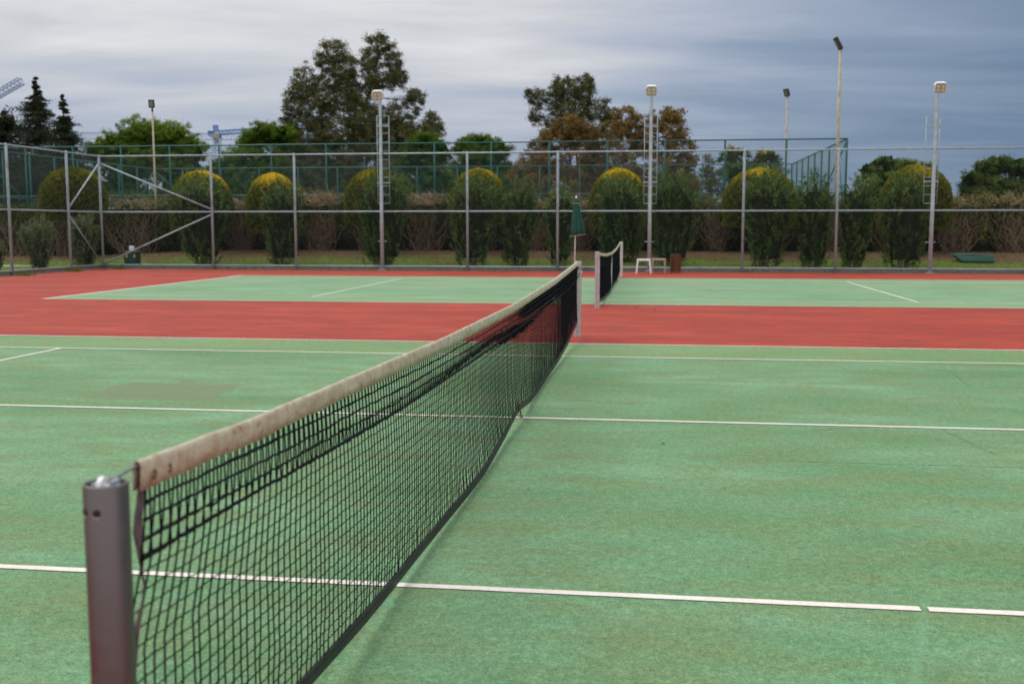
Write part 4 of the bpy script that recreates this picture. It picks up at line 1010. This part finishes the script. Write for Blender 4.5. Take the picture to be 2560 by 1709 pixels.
# --- trees
def tree(name, label, cat, Y, lobes, trunk, m, leafsz=.16, leafw=.06, density=1.0, clumpr=.42, drop=.0, tintm=.5, flat=1.0, group=None, barkr=.2, core=0.0, topb=.18, jit=.16, ls=1.0):
    """lobes: (px, py, rx, ry[, n]); trunk: list of pixel points from the ground up"""
    tp = [at(a_, b_, Y) for a_, b_ in trunk]; x0 = float(tp[0][0]); zg = float(gz(x0, Y)); tp[0][2] = zg-.1
    r = thing(name, label, cat, (x0, Y, zg), group)
    s = mpp(tp[0]); mbt = MB()
    P = np.array(tp); k = 18; tt_ = np.linspace(0, 1, len(P)); P = np.stack([np.interp(np.linspace(0, 1, k), tt_, P[:, i]) for i in range(3)], 1)
    P[1:] += np.cumsum(rng.normal(0, .03, (k-1, 3)), 0); mbt.tubes(P, np.linspace(barkr, barkr*.25, k), 9)
    mb = MB()
    for lb in lobes:
        px, py, rx, ry = lb[:4]; c = at(px, py, Y); A_ = np.array([rx*s, rx*s*flat, ry*s])*ls
        vol = A_[0]*A_[2]; n = max(4, int(density*vol*16/(clumpr/.42)**2)) if len(lb) < 5 else lb[4]
        u = unit(rng.normal(size=(n, 3))); q = rng.uniform(.25, 1, n)**.45
        B_ = c+u*q[:, None]*A_*(1+jit*rng.normal(0, 1, (n, 1)))
        up_ = (u[:, 2]*q)
        # limb from the trunk to the lobe, and twigs to the clumps
        j = int(np.argmin(np.linalg.norm(P-(c-np.array([0, 0, A_[2]*.9])), axis=1))); st = P[j]
        tl = np.linspace(0, 1, 7)[:, None]; mid = (st+c)/2+rng.normal(0, .25, 3); L_ = (1-tl)**2*st+2*tl*(1-tl)*mid+tl**2*c
        mbt.tubes(L_, np.linspace(barkr*.40, barkr*.16, 7), 6)
        w_ = B_[rng.integers(0, n, min(n, 26))]; tl3 = np.linspace(0, 1, 4)[None, :, None]; ps = L_[rng.integers(2, 7, len(w_))]
        TW = ps[:, None]*(1-tl3)+w_[:, None]*tl3; TW[:, 1:3] += rng.normal(0, .12, (len(w_), 2, 3)); mbt.tubes(TW, barkr*.11*(1-.6*tl3[..., 0])*np.ones((len(w_), 1)), 4)
        m_ = 60; rr = clumpr*rng.uniform(.6, 1.25, (n, 1, 1)); C_ = B_[:, None]+rng.normal(0, .42, (n, m_, 3))*rr*np.array([1, 1, .75]); C_[..., 2] -= drop*np.abs(rng.normal(0, 1, (n, m_)))*rr[..., 0]
        D = unit((C_-B_[:, None])+rng.normal(0, .15, C_.shape)+np.array([0, 0, .15-drop*2])); N = n*m_
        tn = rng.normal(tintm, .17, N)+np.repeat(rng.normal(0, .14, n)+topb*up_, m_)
        leaves(mb, C_.reshape(-1, 3), D.reshape(-1, 3), leafsz*rng.uniform(.7, 1.3, N), leafw*rng.uniform(.7, 1.3, N), tn)
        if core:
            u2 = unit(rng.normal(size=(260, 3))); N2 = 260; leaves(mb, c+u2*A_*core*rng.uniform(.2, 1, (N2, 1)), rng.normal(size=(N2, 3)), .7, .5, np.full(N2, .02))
    mbt.build('trunk', M_BARK, r, smooth=True)
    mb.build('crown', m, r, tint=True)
    return r
# left dark group
tree('dark_cypress_tree', 'dark tree with yellowish crown at the left edge under the blue crane jib', 'tree', 70, [(5, 330, 55, 60), (-20, 420, 70, 90), (50, 440, 60, 100)], [(10, 560), (8, 400), (8, 300)], L_CON, .2, .07, 1.3, .5, core=.8, tintm=.55, group='dark trees at left')
def conifer(pc, ptop, pbot, hw, Y, label, n=260, seed=0, m=L_CON):
    T = at(pc, ptop, Y); x = float(T[0]); s = mpp(T); zt = float(T[2]); zb = float(at(pc, pbot, Y)[2]); zg = float(gz(x, Y))
    r = thing('conifer_tree', label, 'conifer', (x, Y, zg), 'dark trees at left')
    mbt = MB(); mbt.tubes([[x, Y, zg-.1], [x, Y, (zg+zt)/2], [x+.05, Y, zt]], np.array([.22, .12, .015]), 8)
    mb = MB(); t_ = rng.uniform(0, 1, n)**.8; a = rng.uniform(0, 2*PI, n); L = (hw*s)*(t_**1.1)*rng.choice([.55, .75, 1.0, 1.2], n)*rng.uniform(.85, 1.1, n)+.05
    zz = zt-(zt-zb)*t_; k = 7; q = np.linspace(0, 1, k)[None, :]
    P = np.stack([x+np.cos(a)[:, None]*L[:, None]*q, Y+np.sin(a)[:, None]*L[:, None]*q, zz[:, None]+rng.uniform(-.1, .5, (n, 1))*L[:, None]*q-.28*L[:, None]*q**2], -1)
    mbt.tubes(P, .03*(1-.8*q)*np.ones((n, 1)), 4)
    for j in range(1, k):
        m_ = 20; C_ = P[:, j, None]+rng.normal(0, 1, (n, m_, 3))*np.array([.17, .17, .10])*np.clip(L*.8, .25, 1.2)[:, None, None]; N = n*m_
        D = unit(np.stack([np.cos(a), np.sin(a), -.3*np.ones(n)], 1)[:, None]+rng.normal(0, .7, C_.shape))
        leaves(mb, C_.reshape(-1, 3), D.reshape(-1, 3), rng.uniform(.10, .22, N), .05, rng.normal(.55, .2, N))
    mbt.build('trunk', M_BARK, r, smooth=True); mb.build('crown', m, r, tint=True)
conifer(88, 190, 470, 118, 68, 'taller dark conifer with a spiky leader, at the left', 300)
conifer(156, 236, 470, 88, 66, 'shorter dark conifer right of the taller one', 250)
PINEK = dict(leafsz=.15, leafw=.045, clumpr=.30, core=.62, topb=.35, jit=.05, barkr=.12)
tree('umbrella_pine', 'large bright green umbrella pine dome behind the small black lamp at left', 'pine', 72,
     [(290, 370, 62, 42), (360, 340, 75, 50), (430, 350, 62, 48), (480, 380, 42, 38), (245, 385, 36, 38), (370, 400, 110, 50), (300, 450, 70, 60), (440, 450, 70, 60), (370, 510, 120, 40)],
     [(370, 570), (368, 480), (370, 380)], L_PINE, density=2.2, tintm=.52, group='umbrella pines', **PINEK)
tree('umbrella_pine', 'bright green pine left of the tall olive green tree, under the crane cab', 'pine', 74,
     [(626, 356, 36, 34), (660, 335, 46, 33), (700, 340, 45, 30), (590, 412, 44, 44), (650, 410, 80, 55), (620, 480, 90, 60), (540, 440, 30, 44)],
     [(640, 570), (640, 450), (650, 370)], L_PINE, density=2.0, tintm=.42, group='umbrella pines', **PINEK)
tree('umbrella_pine', 'small round pine between the tall olive tree and the brown leaved trees', 'pine', 86,
     [(1205, 358, 48, 26), (1160, 372, 30, 26), (1245, 378, 38, 28), (1200, 400, 75, 40), (1200, 470, 90, 50)],
     [(1205, 570), (1205, 480), (1205, 380)], L_PINE, density=2.2, tintm=.45, group='umbrella pines', **PINEK)
EK = dict(leafsz=.19, leafw=.05, clumpr=.36, drop=.10, topb=.12, jit=.13, ls=.93)
tree('tall_gum_tree', 'tallest olive green tree with ragged separate crowns', 'tree', 80,
     [(945, 110, 38, 34), (925, 165, 32, 45), (985, 150, 24, 40), (1000, 195, 22, 28), (960, 200, 50, 28), (930, 215, 25, 22),
      (835, 130, 38, 36), (800, 150, 20, 24), (860, 175, 42, 45), (880, 225, 32, 40), (825, 200, 30, 40), (840, 250, 50, 40),
      (765, 205, 40, 42), (735, 260, 34, 50), (785, 275, 48, 60), (720, 320, 26, 40), (760, 350, 55, 55), (850, 330, 75, 55), (930, 310, 60, 55),
      (800, 430, 110, 60), (930, 420, 110, 70), (1000, 290, 45, 45), (1040, 250, 28, 36), (1085, 310, 26, 34), (1060, 340, 50, 40), (870, 510, 180, 50), (1030, 400, 70, 60), (720, 430, 50, 80), (720, 375, 50, 50), (830, 375, 80, 50), (950, 360, 70, 50), (1000, 345, 60, 45), (900, 260, 40, 40), (905, 330, 50, 50)],
     [(900, 570), (915, 400), (905, 280), (935, 150)], L_EUC, density=2.6, tintm=.50, barkr=.13, **EK)
tree('umbrella_pine', 'yellow green pine low on the right flank of the tallest tree', 'pine', 76,
     [(1060, 355, 50, 26), (1090, 380, 50, 34), (1040, 400, 60, 40), (1080, 450, 60, 60), (1010, 480, 70, 50)], [(1060, 570), (1060, 470), (1060, 390)], L_PINE, density=1.4, tintm=.32, group='umbrella pines', **PINEK)
tree('leaning_gum_tree', 'olive green tree with drooping left arm, rising over the brown leaved tree', 'tree', 80,
     [(1345, 245, 24, 28), (1340, 290, 20, 26), (1325, 235, 14, 16), (1390, 240, 26, 36), (1410, 220, 34, 34), (1460, 225, 30, 42), (1470, 210, 20, 28), (1430, 275, 50, 38), (1480, 280, 28, 34), (1380, 300, 22, 30), (1515, 280, 22, 34), (1530, 320, 34, 40), (1440, 330, 60, 40), (1360, 335, 12, 16)],
     [(1430, 570), (1440, 420), (1430, 300), (1440, 230)], L_EUC, density=2.6, tintm=.48, barkr=.12, **EK)
BK = dict(leafsz=.17, leafw=.07, clumpr=.36, topb=.15, jit=.08, barkr=.12)
tree('brown_leaved_tree', 'reddish brown leaved tree in front of the leaning olive green tree', 'tree', 73,
     [(1430, 320, 48, 32), (1390, 350, 45, 34), (1470, 350, 50, 40), (1350, 375, 35, 32), (1420, 400, 90, 45), (1400, 470, 110, 60), (1330, 440, 60, 60), (1500, 430, 50, 60)],
     [(1430, 570), (1430, 450), (1430, 350)], L_BRN, density=2.2, tintm=.50, group='brown leaved trees', **BK)
tree('brown_leaved_tree', 'rusty brown leaved tree behind the middle floodlight pole', 'tree', 71,
     [(1560, 300, 40, 32), (1600, 320, 45, 38), (1655, 300, 34, 36), (1680, 285, 26, 28), (1700, 320, 22, 28), (1640, 350, 70, 36), (1560, 360, 55, 45), (1620, 420, 100, 50), (1700, 370, 40, 36), (1720, 400, 25, 36), (1600, 490, 110, 50), (1700, 450, 50, 50)],
     [(1625, 570), (1622, 460), (1620, 340)], L_BRN, density=1.7, tintm=.62, group='brown leaved trees', **BK)
def palm(pc, py, r_, Y, label, trunkr=.22, skirt=True):
    T = at(pc, py, Y); x = float(T[0]); z = float(T[2]); s = mpp(T); zg = float(gz(x, Y)); R_ = r_*s
    r = thing('palm_tree', label, 'palm tree', (x, Y, zg), 'palms behind the green cage')
    mb = MB(); mb.tubes([[x, Y, zg-.1], [x, Y, (z+zg)/2], [x, Y, z]], np.array([trunkr*1.2, trunkr, trunkr*.8]), 10); mb.build('trunk', M_BARK, r, smooth=True)
    mb = MB(); n = 90; a = rng.uniform(0, 2*PI, n); el = rng.uniform(-1.2, 1.35, n); k = 9; q = np.linspace(0, 1, k)
    for i in range(n):
        L = R_*rng.uniform(.75, 1.1); d0 = np.array([math.cos(a[i])*math.cos(el[i]), math.sin(a[i])*math.cos(el[i]), math.sin(el[i])])
        P = np.array([x, Y, z])+d0[None, :]*L*q[:, None]-np.array([0, 0, 1.0])[None, :]*(L*.55*q**2)[:, None]; mb.tubes(P, .02, 3)
        fan = 22; tip = P[4:]; C_ = tip[rng.integers(0, len(tip), fan)]; D = unit(d0+rng.normal(0, .55, (fan, 3))-np.array([0, 0, .4]))
        leaves(mb, C_+D*.15*L, D, L*.5, .05+.03*R_, np.clip(rng.normal(.45 if el[i] > -.4 else .2, .15, fan)+(el[i] > 1.15)*.55, 0, 1))
    mb.build('crown', L_PALM, r, tint=True)
palm(1836, 392, 40, 92, 'left palm behind the green cage, with yellow tip')
palm(1912, 402, 40, 92, 'right palm behind the green cage, beside the thin cream lamp post')
tree('cypress_bush_tree', 'dark green slender trees low between the brown trees and the left palm', 'tree', 88, [(1770, 420, 24, 34), (1765, 470, 30, 40), (1800, 460, 26, 34), (1755, 520, 40, 40)], [(1775, 570), (1775, 480), (1772, 430)], L_EUC, leafsz=.25, leafw=.06, density=1.3, tintm=.6)
tree('round_bush_tree', 'round dark tree below the two palms', 'tree', 84, [(1850, 440, 40, 36), (1920, 450, 44, 38), (1880, 500, 90, 40), (1960, 500, 60, 34)], [(1880, 570), (1880, 500), (1880, 450)], L_DPINE, leafsz=.2, leafw=.06, density=1.8, core=.7, tintm=.55)
tree('umbrella_pine', 'pine crown peeping over the oleanders right of the cage corner', 'pine', 62,
     [(2210, 412, 42, 22), (2180, 430, 36, 24), (2260, 420, 46, 22), (2310, 430, 34, 22), (2230, 455, 80, 34), (2300, 470, 60, 40), (2200, 500, 80, 40)],
     [(2235, 575), (2235, 500), (2235, 440)], L_DPINE, density=2.2, tintm=.75, group='umbrella pines', **PINEK)
tree('umbrella_pine', 'dark broad pine at the right edge of the photo', 'pine', 62,
     [(2430, 455, 30, 28), (2465, 425, 32, 26), (2500, 415, 40, 26), (2550, 420, 38, 26), (2590, 430, 40, 40), (2480, 470, 60, 34), (2550, 475, 60, 40), (2430, 490, 40, 30), (2500, 515, 90, 30)],
     [(2510, 575), (2510, 500), (2515, 440)], L_DPINE, density=2.2, tintm=.5, group='umbrella pines', **PINEK)

# low dark trees filling in behind the cage
for pc, top, hw, lab in ((20, 400, 80, 'low dark tree at the left edge, behind the green cage'), (160, 405, 80, 'low dark tree below the two dark conifers'), (520, 415, 70, 'low dark tree between the two left pines'),
                         (745, 405, 90, 'low dark tree under the left flank of the tallest tree'), (905, 410, 90, 'low dark tree straight below the tallest tree'), (1120, 410, 60, 'low dark tree left of the small round pine'),
                         (1300, 402, 70, 'low dark tree right of the small round pine'), (1520, 410, 80, 'low dark tree between the two brown leaved trees'), (1690, 430, 56, 'low dark tree behind the right brown leaved tree')):
    tree('background_tree', lab, 'tree', 92, [(pc-hw*.5, top+36, hw*.6, 36), (pc+hw*.45, top+40, hw*.65, 40), (pc, top+80, hw*1.1, 46), (pc, top+130, hw*1.1, 46)], [(pc, 570), (pc+4, top+90), (pc, top+40)],
         L_DPINE, leafsz=.26, leafw=.11, density=1.0, clumpr=.5, core=.8, tintm=.36, jit=.06, barkr=.12, group='low dark trees behind the cage')
# far-off belt of trees closing the horizon
mb = MB()
X = rng.uniform(-160, 120, 5200); Yf = rng.uniform(118, 150, 5200); hh = 3.4+1.1*np.sin(X*.11)+.8*np.sin(X*.37+1)
Z = .5+hh*rng.uniform(0, 1, 5200); N = 5200*8
C_ = np.stack([X, Yf, Z], 1)[:, None]+rng.normal(0, .7, (5200, 8, 3)); leaves(mb, C_.reshape(-1, 3), rng.normal(size=(N, 3)), 1.0, .6, rng.normal(.45, .2, N))
o = mb.build('tree_belt', L_DPINE, tint=True); tag(o, None, None, None, 'stuff'); o['label'] = 'distant belt of dark trees on the horizon'; o['category'] = 'trees'

# grass on the strip behind the fence
n = 42000; X = rng.uniform(-30, 22, n); Yg = 33.95+4.6*rng.uniform(0, 1, n)**1.3
keep = (np.sin(X*.9)+np.sin(X*2.3+Yg)+np.sin(Yg*3+X*.5)+rng.normal(0, .8, n)) > -.7
X, Yg = X[keep], Yg[keep]; n = len(X)
B_ = np.stack([X, Yg, gz(X, Yg)+.02], 1); D = unit(rng.normal(0, .5, (n, 3))+np.array([0, 0, 1.0]))
mb = MB(); L = rng.uniform(.04, .10, n); leaves(mb, B_+D*L[:, None]*.4, D, L, .012, rng.normal(.5, .22, n)+.25*(Yg > 36.5)); o = mb.build('grass', L_GRASS, tint=True)
tag(o, 'short patchy grass along the bank behind the fence', 'grass', None, 'stuff')
# leaf litter near the hedge
n = 9000; X = rng.uniform(-28, 22, n); Yg = rng.uniform(36, 42, n); mb = MB()
leaves(mb, np.stack([X, Yg, gz(X, Yg)+.03], 1), rng.normal(0, 1, (n, 3))*np.array([1, 1, .25]), rng.uniform(.04, .09, n), .03, rng.uniform(0, 1, n)); o = mb.build('leaf_litter', L_BRN, tint=True)
tag(o, 'fallen brown leaves on the soil below the hedge', 'leaf litter', None, 'stuff')
# weeds growing at the left kerb
for (px, py, lab) in ((186, 679, 'weed tuft at the foot of the second left fence post'), (298, 673, 'weed tuft at the fence corner post'), (62, 689, 'weed tuft at the foot of the leftmost visible fence post')):
    P = gr(px, py); n = 160; mb = MB(); B_ = P+rng.normal(0, 1, (n, 3))*np.array([.16, .05, 0]); D = unit(rng.normal(0, .6, (n, 3))+np.array([0, 0, 1.0])); L = rng.uniform(.06, .16, n)
    leaves(mb, B_+D*L[:, None]*.45, D, L, .02, rng.normal(.4, .2, n)); o = mb.build('weed', L_GRASS, tint=True); setorigin(o, P); tag(o, lab, 'weed', 'weeds by the left fence')

# ------------------------------------------------------------------ tower cranes far behind
BLU = plain('crane_blue', (0.10, 0.26, 0.55), .6, 0, .1, 1); PBL = plain('crane_pale_blue', (0.33, 0.45, 0.62), .6, 0, .1, 1); CGR = plain('crane_ballast', (0.33, 0.33, 0.36), .8)
def lattice(mb, a, b, w_, n, r_):
    a, b = np.array(a, float), np.array(b, float); d_ = unit(b-a); s_ = unit(np.cross(d_, [0, 1.0, 0.001])); q_ = unit(np.cross(d_, s_)); L = np.linalg.norm(b-a)
    cs = [a+s_*w_*.5+q_*w_*.5, a-s_*w_*.5+q_*w_*.5, a-s_*w_*.5-q_*w_*.5, a+s_*w_*.5-q_*w_*.5]
    for c_ in cs: mb.tubes([c_, c_+d_*L], r_, 4, cap=True)
    for i in range(n):
        p0, p1 = d_*L*i/n, d_*L*(i+1)/n
        for j in range(4): mb.tubes([cs[j]+p0, cs[(j+1) % 4]+p1], r_*.6, 3); mb.tubes([cs[j]+p1, cs[(j+1) % 4]+p1], r_*.6, 3)
YC = 260
def pc_(px, py): return at(px, py, YC)
r = thing('tower_crane', 'distant tower crane with blue counter jib and grey cab, between the two left pines', 'tower crane', (float(pc_(543, 560)[0]), YC, .5), 'distant tower cranes')
mb = MB(); lattice(mb, [pc_(543, 560)[0], YC, .5], pc_(543, 345), 1.5, 16, .10); mb.build('mast', PBL, r)
mb = MB(); lattice(mb, pc_(540, 333), pc_(760, 317), 1.0, 26, .13); mb.build('jib', BLU, r)
mb = MB(); lattice(mb, pc_(540, 334), pc_(522, 334), 1.1, 3, .12); mb.box(pc_(527, 332), (1.0, 1.0, .8)); mb.build('counter_jib', BLU, r)
mb = MB(); c_ = pc_(541, 340); mb.box(c_, (1.9, 1.6, 1.3), top=(1.2, 1)); mb.box(c_+np.array([0, 0, -1.2]), (.9, .9, 1.2)); mb.build('cab', CGR, r)
mb = MB(); lattice(mb, pc_(540, 328), pc_(539, 314), .9, 3, .10); mb.tubes([pc_(532, 316), pc_(546, 316)], .12, 4); mb.build('top_mast', BLU, r)
YC = 330
r = thing('tower_crane', 'distant pale blue horizontal crane jib seen through the gap right of the conifers', 'tower crane', (float(at(760, 560, YC)[0]), YC, .5), 'distant tower cranes')
mb = MB(); lattice(mb, at(190, 340, YC), at(800, 343, YC), 2.0, 60, .09); mb.build('jib', PBL, r)
mb = MB(); lattice(mb, [at(760, 560, YC)[0], YC, .5], at(760, 335, YC), 1.8, 20, .13); mb.build('mast', PBL, r)
YC = 200
r = thing('tower_crane', 'raised blue lattice crane jib cutting the top left edge of the photo', 'tower crane', (float(at(-260, 560, YC)[0]), YC, .5), 'distant tower cranes')
mb = MB(); lattice(mb, at(-260, 385, YC), at(53, 203, YC), 1.3, 34, .085); mb.build('jib', plain('crane_grey_blue', (0.20, 0.30, 0.48), .6, 0, .1, 1), r)
mb = MB(); lattice(mb, [at(-260, 560, YC)[0], YC, .5], at(-260, 380, YC), 1.5, 12, .11); mb.build('mast', PBL, r)
